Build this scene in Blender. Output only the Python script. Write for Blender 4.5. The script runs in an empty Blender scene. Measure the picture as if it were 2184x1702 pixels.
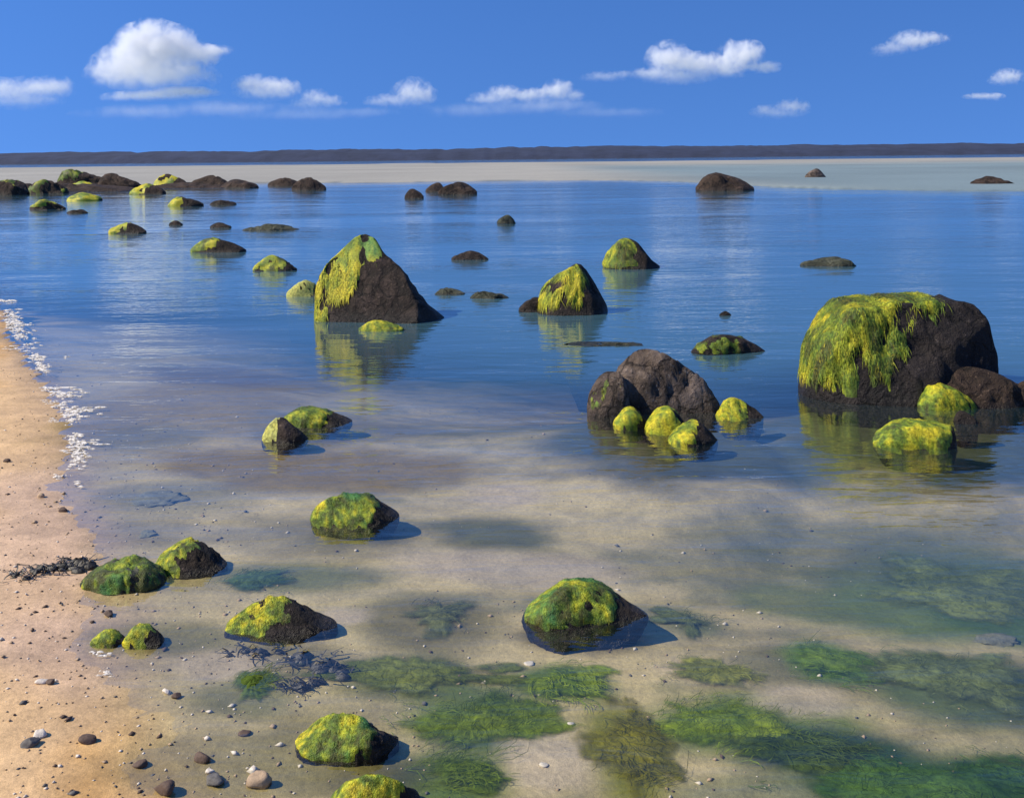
import bpy, math, random
import numpy as np
from mathutils import Vector
from mathutils.bvhtree import BVHTree

random.seed(7)
RNG = np.random.default_rng(7)
scene = bpy.context.scene
COL = scene.collection

# ------------------------------------------------------------------ camera
W0, H0, F0 = 2184.0, 1702.0, 2098.0        # measuring frame of the photograph and its focal length
HX, HY = 1092.0, 338.0                     # where the level line of sight meets the picture
CAM_H, ROLL = 1.5, 0.0105
cam_d = bpy.data.cameras.new('camera')
cam = bpy.data.objects.new('camera', cam_d)
COL.objects.link(cam)
cam.location = (0, 0, CAM_H)
cam.rotation_euler = (math.pi / 2, ROLL, 0)
cam_d.sensor_width = 36
cam_d.lens = 36 * F0 / W0
cam_d.shift_y = -(H0 / 2 - HY) / W0
cam_d.clip_start = 0.05
cam_d.clip_end = 40000
scene.camera = cam

# ------------------------------------------------------------------ sky, sun, exposure
SUN = Vector((-0.80, -0.14, 0.70)).normalized()          # direction towards the sun
SUN_EL = math.asin(SUN.z)
SUN_AZ = math.atan2(SUN.x, SUN.y)                        # clockwise from +Y
world = bpy.data.worlds.new('World')
scene.world = world
world.use_nodes = True
wt = world.node_tree
wt.nodes.clear()
wo = wt.nodes.new('ShaderNodeOutputWorld')
bg = wt.nodes.new('ShaderNodeBackground')
sky = wt.nodes.new('ShaderNodeTexSky')
sky.sky_type = 'NISHITA'
sky.sun_disc = False
sky.sun_elevation = SUN_EL
sky.sun_rotation = SUN_AZ
sky.altitude = 800
sky.air_density = 1.0
sky.dust_density = 0.0
sky.ozone_density = 3.0
tc = wt.nodes.new('ShaderNodeTexCoord')
lift = wt.nodes.new('ShaderNodeVectorMath'); lift.operation = 'ADD'
lift.inputs[1].default_value = (0, 0, 0.42)              # very clear air: no white rim at the horizon
nrm = wt.nodes.new('ShaderNodeVectorMath'); nrm.operation = 'NORMALIZE'
hsv = wt.nodes.new('ShaderNodeHueSaturation')
hsv.inputs['Saturation'].default_value = 1.25
hsv.inputs['Hue'].default_value = 0.511
hsv.inputs['Value'].default_value = 1.15
wt.links.new(tc.outputs['Generated'], lift.inputs[0])
wt.links.new(lift.outputs[0], nrm.inputs[0])
wt.links.new(nrm.outputs[0], sky.inputs['Vector'])
wt.links.new(sky.outputs[0], hsv.inputs['Color'])
wt.links.new(hsv.outputs[0], bg.inputs['Color'])
bg.inputs['Strength'].default_value = 0.15
wt.links.new(bg.outputs[0], wo.inputs['Surface'])

sun_d = bpy.data.lights.new('sun', 'SUN')
sun_d.energy = 5.0
sun_d.angle = math.radians(0.5)
sun_d.color = (1.0, 0.90, 0.72)
sun = bpy.data.objects.new('sun', sun_d)
COL.objects.link(sun)
sun.rotation_euler = SUN.to_track_quat('Z', 'Y').to_euler()
sun.location = (-30, -10, 30)

vs = scene.view_settings
vs.view_transform = 'Standard'
vs.look = 'None'
vs.exposure = 0.25
vs.gamma = 1.0
vs.use_curve_mapping = False
scene.render.engine = 'CYCLES'
cy = scene.cycles
cy.use_denoising = True
try:
    cy.denoiser = 'OPENIMAGEDENOISE'
except Exception:
    pass
cy.max_bounces = 8
cy.diffuse_bounces = 3
cy.glossy_bounces = 3
cy.transmission_bounces = 4
cy.transparent_max_bounces = 16
cy.volume_bounces = 5
cy.caustics_reflective = False
cy.caustics_refractive = False
cy.sample_clamp_indirect = 6

# ------------------------------------------------------------------ helpers
def ray(px, py):
    u = (px - HX) / F0
    v = -(py - HY) / F0
    c, s = math.cos(ROLL), math.sin(ROLL)
    return Vector((u * c + v * s, 1.0, -u * s + v * c))

def on_level(px, py, z=0.0):
    d = ray(px, py)
    t = (z - CAM_H) / d.z
    return Vector((d.x * t, t, z))

def at_depth(px, py, y):
    d = ray(px, py)
    return Vector((d.x * y, y, CAM_H + d.z * y))

def _hash(ix, iy, iz, seed):
    h = (ix * 374761393 + iy * 668265263 + iz * 1274126177 + seed * 974634533) & 0xFFFFFFFF
    h = ((h ^ (h >> 13)) * 1103515245) & 0xFFFFFFFF
    h = ((h ^ (h >> 16)) * 2246822519) & 0xFFFFFFFF
    return ((h ^ (h >> 15)) & 0xFFFFFF) / float(0xFFFFFF)

def vnoise(p, seed=0):
    p = np.asarray(p, float)
    i = np.floor(p).astype(np.int64)
    f = p - i
    f = f * f * f * (f * (f * 6 - 15) + 10)
    r = 0
    for dx in (0, 1):
        wx = f[:, 0] if dx else 1 - f[:, 0]
        for dy in (0, 1):
            wy = f[:, 1] if dy else 1 - f[:, 1]
            for dz in (0, 1):
                wz = f[:, 2] if dz else 1 - f[:, 2]
                r = r + wx * wy * wz * _hash(i[:, 0] + dx, i[:, 1] + dy, i[:, 2] + dz, seed)
    return r * 2 - 1

def fbm(p, seed=0, octaves=4, gain=0.5):
    p = np.asarray(p, float)
    a, s, r = 1.0, 0.0, 0
    for o in range(octaves):
        r = r + a * vnoise(p * (2.03 ** o) + o * 17.3, seed + o)
        s += a
        a *= gain
    return r / s

def fbm2(x, y, seed=0, octaves=4, gain=0.5):
    return fbm(np.stack([x, y, np.full_like(x, 0.37)], -1), seed, octaves, gain)

def smooth(a, b, x):
    t = np.clip((x - a) / (b - a), 0, 1)
    return t * t * (3 - 2 * t)

def mesh_from(name, verts, faces, mats, cols=None, attrs=None, smooth_shade=True, fmat=None):
    me = bpy.data.meshes.new(name)
    me.from_pydata([tuple(v) for v in np.asarray(verts).tolist()], [], faces if isinstance(faces, list) else faces.tolist())
    if cols is not None:
        a = me.color_attributes.new('col', 'FLOAT_COLOR', 'POINT')
        c4 = np.ones((len(verts), 4), np.float32)
        c4[:, :3] = cols
        a.data.foreach_set('color', c4.ravel())
    for k, v in (attrs or {}).items():
        a = me.attributes.new(k, 'FLOAT', 'POINT')
        a.data.foreach_set('value', np.asarray(v, np.float32))
    for m in (mats if isinstance(mats, (list, tuple)) else [mats]):
        me.materials.append(m)
    if smooth_shade:
        me.polygons.foreach_set('use_smooth', [True] * len(me.polygons))
    if fmat is not None:
        me.polygons.foreach_set('material_index', fmat)
    me.update()
    return me

def link(name, me, parent=None, label=None, cat=None, group=None, kind=None):
    o = bpy.data.objects.new(name, me)
    COL.objects.link(o)
    if parent is not None:
        o.parent = parent
    if label: o['label'] = label
    if cat: o['category'] = cat
    if group: o['group'] = group
    if kind: o['kind'] = kind
    return o

# ------------------------------------------------------------------ materials
def new_mat(name):
    m = bpy.data.materials.new(name)
    m.use_nodes = True
    nt = m.node_tree
    nt.nodes.clear()
    out = nt.nodes.new('ShaderNodeOutputMaterial')
    return m, nt, out

def N(nt, t, **kw):
    n = nt.nodes.new(t)
    for k, v in kw.items():
        setattr(n, k, v)
    return n

def noise(nt, vec, scale, detail=5, rough=0.55, dist=0.0):
    n = N(nt, 'ShaderNodeTexNoise')
    n.inputs['Scale'].default_value = scale
    n.inputs['Detail'].default_value = detail
    n.inputs['Roughness'].default_value = rough
    n.inputs['Distortion'].default_value = dist
    if vec is not None:
        nt.links.new(vec, n.inputs['Vector'])
    return n

def ramp(nt, fac, stops):
    r = N(nt, 'ShaderNodeValToRGB')
    while len(r.color_ramp.elements) < len(stops):
        r.color_ramp.elements.new(0.5)
    for e, (p, c) in zip(r.color_ramp.elements, stops):
        e.position = p
        e.color = (c, c, c, 1) if isinstance(c, (int, float)) else (*c, 1)
    nt.links.new(fac, r.inputs['Fac'])
    return r

def mixc(nt, fac, a, b, mode='MIX'):
    m = N(nt, 'ShaderNodeMix', data_type='RGBA', blend_type=mode)
    for sock, v in ((m.inputs[0], fac), (m.inputs[6], a), (m.inputs[7], b)):
        if hasattr(v, 'is_linked'):
            nt.links.new(v, sock)
        elif isinstance(v, (int, float)):
            sock.default_value = v
        else:
            sock.default_value = (*v, 1)
    return m.outputs[2]

def mathn(nt, op, a, b=None, clamp=False):
    m = N(nt, 'ShaderNodeMath', operation=op, use_clamp=clamp)
    for i, v in enumerate((a, b)):
        if v is None: continue
        if hasattr(v, 'is_linked'):
            nt.links.new(v, m.inputs[i])
        else:
            m.inputs[i].default_value = v
    return m.outputs[0]

def bump(nt, height, strength, dist, prev=None):
    b = N(nt, 'ShaderNodeBump')
    b.inputs['Strength'].default_value = strength
    b.inputs['Distance'].default_value = dist
    nt.links.new(height, b.inputs['Height'])
    if prev is not None:
        nt.links.new(prev, b.inputs['Normal'])
    return b.outputs[0]

def rock_mat(name, dark, mid, light, amount=0.5, scale=1.0):
    m, nt, out = new_mat(name)
    geo = N(nt, 'ShaderNodeNewGeometry')
    pos = geo.outputs['Position']
    n1 = noise(nt, pos, 5 * scale, 6, 0.6, 0.4)
    n2 = noise(nt, pos, 28 * scale, 6, 0.7)
    n3 = noise(nt, pos, 110 * scale, 3, 0.6)
    r1 = ramp(nt, n1.outputs[0], [(0.33, dark), (0.52, mid), (0.72, light)])
    r2 = ramp(nt, n2.outputs[0], [(0.35, 0.55), (0.7, 1.35)])
    c = mixc(nt, amount, r1.outputs[0], r2.outputs[0], 'MULTIPLY')
    vo = N(nt, 'ShaderNodeTexVoronoi', feature='DISTANCE_TO_EDGE')
    vo.inputs['Scale'].default_value = 4.5 * scale
    wv = N(nt, 'ShaderNodeVectorMath', operation='ADD')
    sc_n = N(nt, 'ShaderNodeVectorMath', operation='SCALE'); sc_n.inputs['Scale'].default_value = 0.22 / scale
    nt.links.new(n1.outputs['Color'], sc_n.inputs[0])
    nt.links.new(pos, wv.inputs[0]); nt.links.new(sc_n.outputs[0], wv.inputs[1])
    nt.links.new(wv.outputs[0], vo.inputs['Vector'])
    crk = ramp(nt, vo.outputs['Distance'], [(0.0, 0.0), (0.045, 1.0)])
    c = mixc(nt, 0.75, c, crk.outputs[0], 'MULTIPLY')
    n4 = noise(nt, pos, 46 * scale, 4, 0.75)
    fl = ramp(nt, n4.outputs[0], [(0.60, 0.0), (0.70, 1.0)])
    c = mixc(nt, mathn(nt, 'MULTIPLY', fl.outputs[0], 0.55), c, tuple(min(3.0 * q + 0.02, 0.4) for q in light))
    at = N(nt, 'ShaderNodeAttribute', attribute_name='wet')
    c = mixc(nt, at.outputs['Fac'], c, mixc(nt, 1.0, c, (0.45, 0.42, 0.40), 'MULTIPLY'))
    p = N(nt, 'ShaderNodeBsdfPrincipled')
    nt.links.new(c, p.inputs['Base Color'])
    ro = mathn(nt, 'SUBTRACT', 0.85, mathn(nt, 'MULTIPLY', at.outputs['Fac'], 0.45))
    nt.links.new(ro, p.inputs['Roughness'])
    p.inputs['Specular IOR Level'].default_value = 0.35
    b = bump(nt, n1.outputs[0], 0.8, 0.10 / scale)
    b = bump(nt, crk.outputs[0], 0.6, 0.02 / scale, b)
    b = bump(nt, n2.outputs[0], 0.9, 0.035 / scale, b)
    b = bump(nt, n3.outputs[0], 0.6, 0.008, b)
    nt.links.new(b, p.inputs['Normal'])
    nt.links.new(p.outputs[0], out.inputs['Surface'])
    return m

M_DARK = rock_mat('rock_dark_brown', (0.012, 0.009, 0.007), (0.030, 0.020, 0.014), (0.095, 0.066, 0.054))
M_BLOCK = rock_mat('rock_violet_brown', (0.012, 0.010, 0.010), (0.026, 0.020, 0.018), (0.060, 0.046, 0.040))
M_BROWN = rock_mat('rock_grey_brown', (0.035, 0.026, 0.021), (0.13, 0.095, 0.072), (0.30, 0.23, 0.185))
M_REEF = rock_mat('rock_reef_brown', (0.020, 0.013, 0.009), (0.050, 0.031, 0.021), (0.10, 0.066, 0.045), scale=0.6)
M_SUNK = rock_mat('rock_sunk_grey_green', (0.035, 0.040, 0.025), (0.075, 0.08, 0.05), (0.14, 0.145, 0.10))

def moss_mat():
    m, nt, out = new_mat('green_algae')
    at = N(nt, 'ShaderNodeAttribute', attribute_name='col')
    geo = N(nt, 'ShaderNodeNewGeometry')
    n1 = noise(nt, geo.outputs['Position'], 60, 5, 0.65)
    n2 = noise(nt, geo.outputs['Position'], 240, 2, 0.6)
    r = ramp(nt, n1.outputs[0], [(0.32, 0.42), (0.66, 1.6)])
    c = mixc(nt, 0.9, at.outputs['Color'], r.outputs[0], 'MULTIPLY')
    p = N(nt, 'ShaderNodeBsdfPrincipled')
    nt.links.new(c, p.inputs['Base Color'])
    p.inputs['Roughness'].default_value = 0.55
    p.inputs['Specular IOR Level'].default_value = 0.35
    b = bump(nt, n1.outputs[0], 0.6, 0.012)
    b = bump(nt, n2.outputs[0], 0.5, 0.004, b)
    nt.links.new(b, p.inputs['Normal'])
    nt.links.new(p.outputs[0], out.inputs['Surface'])
    return m
M_MOSS = moss_mat()

def sand_mat(name):
    m, nt, out = new_mat(name)
    at = N(nt, 'ShaderNodeAttribute', attribute_name='col')
    wet = N(nt, 'ShaderNodeAttribute', attribute_name='wet')
    geo = N(nt, 'ShaderNodeNewGeometry')
    pos = geo.outputs['Position']
    n1 = noise(nt, pos, 9, 6, 0.65, 0.3)
    n2 = noise(nt, pos, 70, 5, 0.7)
    n3 = noise(nt, pos, 420, 2, 0.7)
    c = mixc(nt, 0.75, at.outputs['Color'], ramp(nt, n1.outputs[0], [(0.3, 0.72), (0.7, 1.22)]).outputs[0], 'MULTIPLY')
    c = mixc(nt, 0.7, c, ramp(nt, n2.outputs[0], [(0.3, 0.70), (0.7, 1.25)]).outputs[0], 'MULTIPLY')
    c = mixc(nt, 0.6, c, ramp(nt, n3.outputs[0], [(0.35, 0.65), (0.65, 1.25)]).outputs[0], 'MULTIPLY')
    p = N(nt, 'ShaderNodeBsdfPrincipled')
    nt.links.new(c, p.inputs['Base Color'])
    nt.links.new(mathn(nt, 'SUBTRACT', 0.95, mathn(nt, 'MULTIPLY', wet.outputs['Fac'], 0.5)), p.inputs['Roughness'])
    p.inputs['Specular IOR Level'].default_value = 0.3
    b = bump(nt, n1.outputs[0], 0.35, 0.02)
    b = bump(nt, n2.outputs[0], 0.35, 0.005, b)
    b = bump(nt, n3.outputs[0], 0.5, 0.0015, b)
    nt.links.new(b, p.inputs['Normal'])
    nt.links.new(p.outputs[0], out.inputs['Surface'])
    return m
M_SAND = sand_mat('sand')

def water_mat():
    m, nt, out = new_mat('sea_water')
    geo = N(nt, 'ShaderNodeNewGeometry')
    mp = N(nt, 'ShaderNodeMapping')
    mp.inputs['Scale'].default_value = (0.30, 1.0, 1.0)
    nt.links.new(geo.outputs['Position'], mp.inputs['Vector'])
    n1 = noise(nt, mp.outputs[0], 1.6, 3, 0.5, 0.3)
    n2 = noise(nt, mp.outputs[0], 7.0, 3, 0.55, 0.5)
    n3 = noise(nt, mp.outputs[0], 26.0, 2, 0.5)
    # calm and ruffled areas
    big = noise(nt, mp.outputs[0], 0.35, 3, 0.5)
    ruff = ramp(nt, big.outputs[0], [(0.38, 0.25), (0.62, 1.0)])
    h = mathn(nt, 'ADD', mathn(nt, 'MULTIPLY', n1.outputs[0], 0.050),
              mathn(nt, 'ADD', mathn(nt, 'MULTIPLY', n2.outputs[0], 0.019), mathn(nt, 'MULTIPLY', n3.outputs[0], 0.0038)))
    h = mathn(nt, 'MULTIPLY', h, ruff.outputs[0])
    bn = bump(nt, h, 0.55, 1.0)
    dep = N(nt, 'ShaderNodeAttribute', attribute_name='depth')
    # what the water column itself scatters back, growing with its depth
    body = mathn(nt, 'SUBTRACT', 1.0, mathn(nt, 'POWER', 2.718, mathn(nt, 'MULTIPLY',
                 mathn(nt, 'POWER', mathn(nt, 'MULTIPLY', dep.outputs['Fac'], 1 / 0.36), 2.3), -1.0)), clamp=True)
    tr = N(nt, 'ShaderNodeBsdfTransparent')
    tr.inputs['Color'].default_value = (0.97, 0.98, 0.95, 1)
    df = N(nt, 'ShaderNodeBsdfDiffuse')
    df.inputs['Color'].default_value = (0.055, 0.130, 0.170, 1)
    mx = N(nt, 'ShaderNodeMixShader')
    nt.links.new(body, mx.inputs[0])
    nt.links.new(tr.outputs[0], mx.inputs[1])
    nt.links.new(df.outputs[0], mx.inputs[2])
    gl = N(nt, 'ShaderNodeBsdfGlossy')
    gl.inputs['Roughness'].default_value = 0.04
    gl.inputs['Color'].default_value = (1.0, 1.0, 0.96, 1)
    nt.links.new(bn, gl.inputs['Normal'])
    lw = N(nt, 'ShaderNodeLayerWeight')
    lw.inputs['Blend'].default_value = 0.5
    nt.links.new(bn, lw.inputs['Normal'])
    fr5 = mathn(nt, 'POWER', lw.outputs['Facing'], 3.6)
    frn = mathn(nt, 'ADD', mathn(nt, 'MULTIPLY', fr5, 0.98), 0.02, clamp=True)
    mx2 = N(nt, 'ShaderNodeMixShader')
    nt.links.new(frn, mx2.inputs[0])
    nt.links.new(mx.outputs[0], mx2.inputs[1])
    nt.links.new(gl.outputs[0], mx2.inputs[2])
    nt.links.new(mx2.outputs[0], out.inputs['Surface'])
    return m
M_WATER = water_mat()

def plain_mat(name, col, rough=0.8, var=0.5, scale=30, bmp=0.01):
    m, nt, out = new_mat(name)
    geo = N(nt, 'ShaderNodeNewGeometry')
    n1 = noise(nt, geo.outputs['Position'], scale, 5, 0.65)
    c = mixc(nt, var, col, ramp(nt, n1.outputs[0], [(0.3, 0.5), (0.7, 1.3)]).outputs[0], 'MULTIPLY')
    p = N(nt, 'ShaderNodeBsdfPrincipled')
    nt.links.new(c, p.inputs['Base Color'])
    p.inputs['Roughness'].default_value = rough
    nt.links.new(bump(nt, n1.outputs[0], 0.6, bmp), p.inputs['Normal'])
    nt.links.new(p.outputs[0], out.inputs['Surface'])
    return m
M_COAST = plain_mat('wooded_coast_haze_blue', (0.024, 0.034, 0.070), 0.95, 0.7, 0.03, 6.0)  # blue of distant haze is mixed into the coast's base colour
def foam_mat():
    m, nt, out = new_mat('sea_foam')
    geo = N(nt, 'ShaderNodeNewGeometry')
    n1 = noise(nt, geo.outputs['Position'], 45, 4, 0.7, 0.6)
    r = ramp(nt, n1.outputs[0], [(0.42, 0.0), (0.55, 0.95)])
    d = N(nt, 'ShaderNodeBsdfDiffuse'); d.inputs['Color'].default_value = (0.80, 0.76, 0.70, 1)
    t = N(nt, 'ShaderNodeBsdfTransparent')
    x = N(nt, 'ShaderNodeMixShader')
    nt.links.new(r.outputs[0], x.inputs[0]); nt.links.new(t.outputs[0], x.inputs[1]); nt.links.new(d.outputs[0], x.inputs[2])
    nt.links.new(x.outputs[0], out.inputs['Surface'])
    return m
M_FOAM = foam_mat()
M_WRACK = plain_mat('dark_seaweed', (0.040, 0.034, 0.024), 0.5, 0.7, 40, 0.01)
M_PEB_W = plain_mat('white_shell', (0.68, 0.60, 0.50), 0.6, 0.4, 90, 0.004)
M_PEB_T = plain_mat('tan_stone', (0.42, 0.30, 0.19), 0.8, 0.6, 70, 0.004)
M_PEB_B = plain_mat('brown_stone', (0.11, 0.070, 0.050), 0.8, 0.7, 60, 0.005)
M_PEB_G = plain_mat('grey_stone', (0.13, 0.12, 0.11), 0.8, 0.7, 60, 0.005)

# ------------------------------------------------------------------ ground shape
SHORE_PX = [(0, 600), (22, 690), (70, 765), (122, 835), (148, 900), (165, 955), (150, 1010), (165, 1080),
            (200, 1150), (218, 1210), (232, 1300), (215, 1400), (225, 1500), (262, 1600), (330, 1702)]
pts = sorted([(on_level(*p).y, on_level(*p).x) for p in SHORE_PX])
pts = [(-40, 4.0), (-5, 0.2), (0.5, -0.45), (1.5, -0.62)] + pts
pts = [p for p in pts] + [(16, -9.5), (27, -19), (36, -32), (60, -200), (5000, -4000)]
SH_Y = np.array([p[0] for p in pts]); SH_X = np.array([p[1] for p in pts])

def shore_d(x, y):
    return (x - np.interp(y, SH_Y, SH_X)) * 0.86 + 0.05 * fbm2(x * 1.3, y * 1.3, 5, 4) * np.clip(y / 4, 0.3, 2)

def ground_z(x, y):
    d = shore_d(x, y)
    dep = 0.030 * np.clip(d, 0, 1e9) + 0.10 * (1 - np.exp(-np.clip(d - 0.5, 0, 1e9) * 0.2))
    yy = y + 0.95 * x * np.clip(1.2 - np.abs(x) / 9, 0.2, 1) + 1.3 * fbm2(x * 0.35, y * 0.5, 9, 4)
    off = np.log1p(np.exp((np.clip(yy, -20, 40) - 4.6) * 1.6)) / 1.6
    dep = np.minimum(dep, 0.17) + 0.095 * off
    # the boulders stand on stony shoals
    shoal = np.maximum.reduce([np.exp(-((x - cx) / rx) ** 2 - ((y - cy0) / ry) ** 2) for (cx, cy0, rx, ry) in
                               ((0.80, 5.3, 0.85, 1.0), (2.55, 5.4, 1.5, 1.6))])
    dep = dep * (1 - 0.72 * np.clip(1.6 * shoal, 0, 1))
    z = np.where(d > 0, -dep, np.minimum(0.075 * -d, 0.5 + 0.01 * -d))
    # sand flat that dries out far from the beach
    e = fbm2(x * 0.018, y * 0.03, 11, 4)
    near = 60 + 16 * e + np.where(x > 15, (x - 15) * 0.05, 0) - 25 * smooth(4, 22, x) + 3.0 * fbm2(x * 0.2, y * 0.2, 12, 3)
    bar = smooth(-10, 6, y - near) * (1 - smooth(330, 420, y + 60 * e))
    zb = 0.09 + 0.07 * fbm2(x * 0.05, y * 0.08, 13, 4) - 0.03 * smooth(5, 34, x) + 0.03 * fbm2(x * 0.022, y * 0.035, 14, 3)
    z = z * (1 - bar) + zb * bar
    near_w = np.clip(1 - y / 30, 0, 1)
    z = z + near_w * (0.010 * fbm2(x * 3.0, y * 3.0, 21, 4) + 0.003 * fbm2(x * 14, y * 14, 22, 3))
    # small ridges on the dry sand
    z = z + near_w * np.where(d < 0.05, 0.010 * fbm2(x * 7, y * 7, 23, 3), 0)
    return z

def gz(x, y):
    return float(ground_z(np.array([float(x)]), np.array([float(y)]))[0])

def on_ground(px, py, iters=6):
    z = 0.0
    for _ in range(iters):
        p = on_level(px, py, z)
        z = gz(p.x, p.y)
    return Vector((p.x, p.y, z))

def grid_axis(n, lin, k, ext):
    u = np.linspace(-1, 1, n)
    return ext * np.sinh(k * u) / np.sinh(k)

NX, NY = 640, 560
ux = np.linspace(-1, 1, NX)
gx = 1.3 * np.sinh(8.2 * ux)
uy = np.linspace(0, 1, NY)
gy = 1.2 + 0.42 * (np.exp(9.2 * uy) - 1) * 1.0
gy = np.concatenate([np.linspace(-30, 1.0, 40), gy])
NY = len(gy)
X, Y = np.meshgrid(gx, gy)
xs, ys = X.ravel(), Y.ravel()
zs = ground_z(xs, ys)
ds = shore_d(xs, ys)

# base colours of sand, silt, weed-stained bed (dark rock reflections are painted into the bed too)
cols = np.zeros((len(xs), 3))
SAND_DRY = np.array((0.80, 0.53, 0.27)); SAND_OCH = np.array((0.80, 0.47, 0.17)); SAND_PINK = np.array((0.76, 0.52, 0.33))
BED = np.array((0.58, 0.46, 0.225)); BAR = np.array((0.36, 0.345, 0.29))
n_a = fbm2(xs * 2.2, ys * 1.5, 31, 4); n_b = fbm2(xs * 0.9, ys * 0.9, 32, 4); n_c = fbm2(xs * 5, ys * 5, 33, 4)
dry = SAND_DRY[None] + (SAND_OCH - SAND_DRY)[None] * smooth(0.0, 0.35, n_a)[:, None]
dry = dry + (SAND_PINK - dry) * smooth(0.0, 0.4, n_b)[:, None]
dry = dry * (1 + 0.22 * n_c)[:, None]
bed = np.repeat(BED[None], len(xs), 0) * (1 + 0.18 * n_c)[:, None]
bed = bed + (np.array((0.22, 0.185, 0.090)) - bed) * (0.6 * smooth(0.0, 0.36, fbm2(xs * 1.2, ys * 2.2, 34, 5, 0.6)))[:, None]
bed = bed + (np.array((0.13, 0.14, 0.055)) - bed) * (0.6 * smooth(0.10, 0.42, fbm2(xs * 1.9, ys * 3.2, 35, 5, 0.6)) * smooth(0.3, 1.2, ds))[:, None]
w_sh = smooth(-0.12, 0.22, ds + 0.06 * n_c)
cols = dry * (1 - w_sh)[:, None] + bed * w_sh[:, None]

# stains, weed films and painted dark rock reflections on the bed: (px x0, x1, y0, y1, colour, strength)
STAINS_AND_REFLECTIONS = [
    (200, 640, 740, 980, (0.37, 0.25, 0.010), 0.95), (320, 1000, 955, 1050, (0.31, 0.205, 0.008), 0.97), (520, 1000, 870, 960, (0.22, 0.17, 0.075), 0.7),
    (150, 620, 620, 730, (0.15, 0.14, 0.07), 0.7), (180, 460, 905, 965, (0.19, 0.17, 0.09), 0.6), (270, 620, 770, 840, (0.25, 0.16, 0.03), 0.8),
    (900, 1220, 1090, 1185, (0.13, 0.13, 0.035), 0.95), (440, 820, 1190, 1270, (0.15, 0.17, 0.05), 0.85),
    (760, 1050, 1255, 1395, (0.18, 0.155, 0.065), 0.85), (720, 1050, 1390, 1510, (0.13, 0.145, 0.04), 0.85),
    (860, 1210, 1450, 1630, (0.12, 0.19, 0.02), 0.97), (840, 1110, 1590, 1740, (0.12, 0.19, 0.025), 0.95),
    (1370, 1840, 1460, 1640, (0.14, 0.21, 0.02), 0.97), (1540, 2000, 1540, 1680, (0.03, 0.05, 0.014), 0.97),
    (1080, 1330, 1410, 1510, (0.12, 0.20, 0.02), 0.95), (1400, 1540, 1280, 1375, (0.15, 0.17, 0.06), 0.8), (1700, 2400, 1180, 1380, (0.13, 0.20, 0.06), 0.92), (1560, 1800, 1230, 1330, (0.17, 0.21, 0.08), 0.8), (2000, 2300, 1260, 1400, (0.09, 0.16, 0.03), 0.9),
    (1830, 2300, 1390, 1560, (0.11, 0.16, 0.06), 0.92), (1700, 2500, 1580, 1850, (0.035, 0.10, 0.018), 0.97),
    (2000, 2400, 1380, 1600, (0.06, 0.085, 0.035), 0.85), (1450, 2200, 1110, 1240, (0.14, 0.15, 0.09), 0.7), (1560, 1900, 1380, 1470, (0.13, 0.13, 0.08), 0.7),
    (180, 500, 1325, 1390, (0.22, 0.20, 0.06), 0.75), (400, 640, 1430, 1540, (0.15, 0.17, 0.08), 0.7), (1440, 1800, 1640, 1780, (0.16, 0.19, 0.17), 0.7),
    (1130, 1720, 830, 1060, (0.055, 0.065, 0.06), 0.97), (1560, 2450, 820, 1100, (0.055, 0.075, 0.06), 0.97), (600, 1050, 650, 860, (0.05, 0.055, 0.05), 0.95),  # dark bed around the boulders, painted to stand in for their reflections
    (1100, 1400, 1330, 1400, (0.09, 0.08, 0.04), 0.85), (640, 880, 1110, 1170, (0.09, 0.09, 0.04), 0.85), (600, 950, 1590, 1720, (0.09, 0.085, 0.04), 0.8), (470, 780, 1350, 1450, (0.11, 0.10, 0.05), 0.7), (550, 780, 900, 960, (0.12, 0.09, 0.03), 0.8),  # painted dark reflections in front of the nearer stones
    (540, 820, 1480, 1690, (0.26, 0.22, 0.11), 0.6), (1240, 1440, 1480, 1780, (0.22, 0.22, 0.015), 0.95), (1670, 1850, 1360, 1460, (0.13, 0.24, 0.012), 0.95),
    (950, 2400, 850, 1020, (0.13, 0.14, 0.09), 0.6), (560, 900, 1080, 1200, (0.24, 0.20, 0.12), 0.6), (1000, 1150, 1200, 1260, (0.17, 0.17, 0.09), 0.6),
    (1250, 1700, 1180, 1250, (0.22, 0.21, 0.13), 0.6), (240, 520, 1020, 1100, (0.28, 0.25, 0.16), 0.5), (220, 700, 1560, 1700, (0.30, 0.26, 0.18), 0.5),
]
STAINS_AND_REFLECTIONS = [(x0, x1, y0, y1, tuple(w_ * q for w_, q in zip((0.82, 0.80, 0.45), c)), st) for (x0, x1, y0, y1, c, st) in STAINS_AND_REFLECTIONS]
for (x0, x1, y0, y1, c, st) in STAINS_AND_REFLECTIONS:
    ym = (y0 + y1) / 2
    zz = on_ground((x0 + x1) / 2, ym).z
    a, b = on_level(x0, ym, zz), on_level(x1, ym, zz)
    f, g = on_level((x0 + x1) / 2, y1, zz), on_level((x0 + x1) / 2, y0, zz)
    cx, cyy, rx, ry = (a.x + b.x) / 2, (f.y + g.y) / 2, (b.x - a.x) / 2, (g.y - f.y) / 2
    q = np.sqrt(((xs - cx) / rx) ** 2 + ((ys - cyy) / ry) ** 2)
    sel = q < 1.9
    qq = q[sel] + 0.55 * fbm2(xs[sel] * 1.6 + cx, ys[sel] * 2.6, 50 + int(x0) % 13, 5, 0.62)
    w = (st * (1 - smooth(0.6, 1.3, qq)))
    cols[sel] = cols[sel] * (1 - w)[:, None] + np.array(c)[None] * w[:, None]
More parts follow.
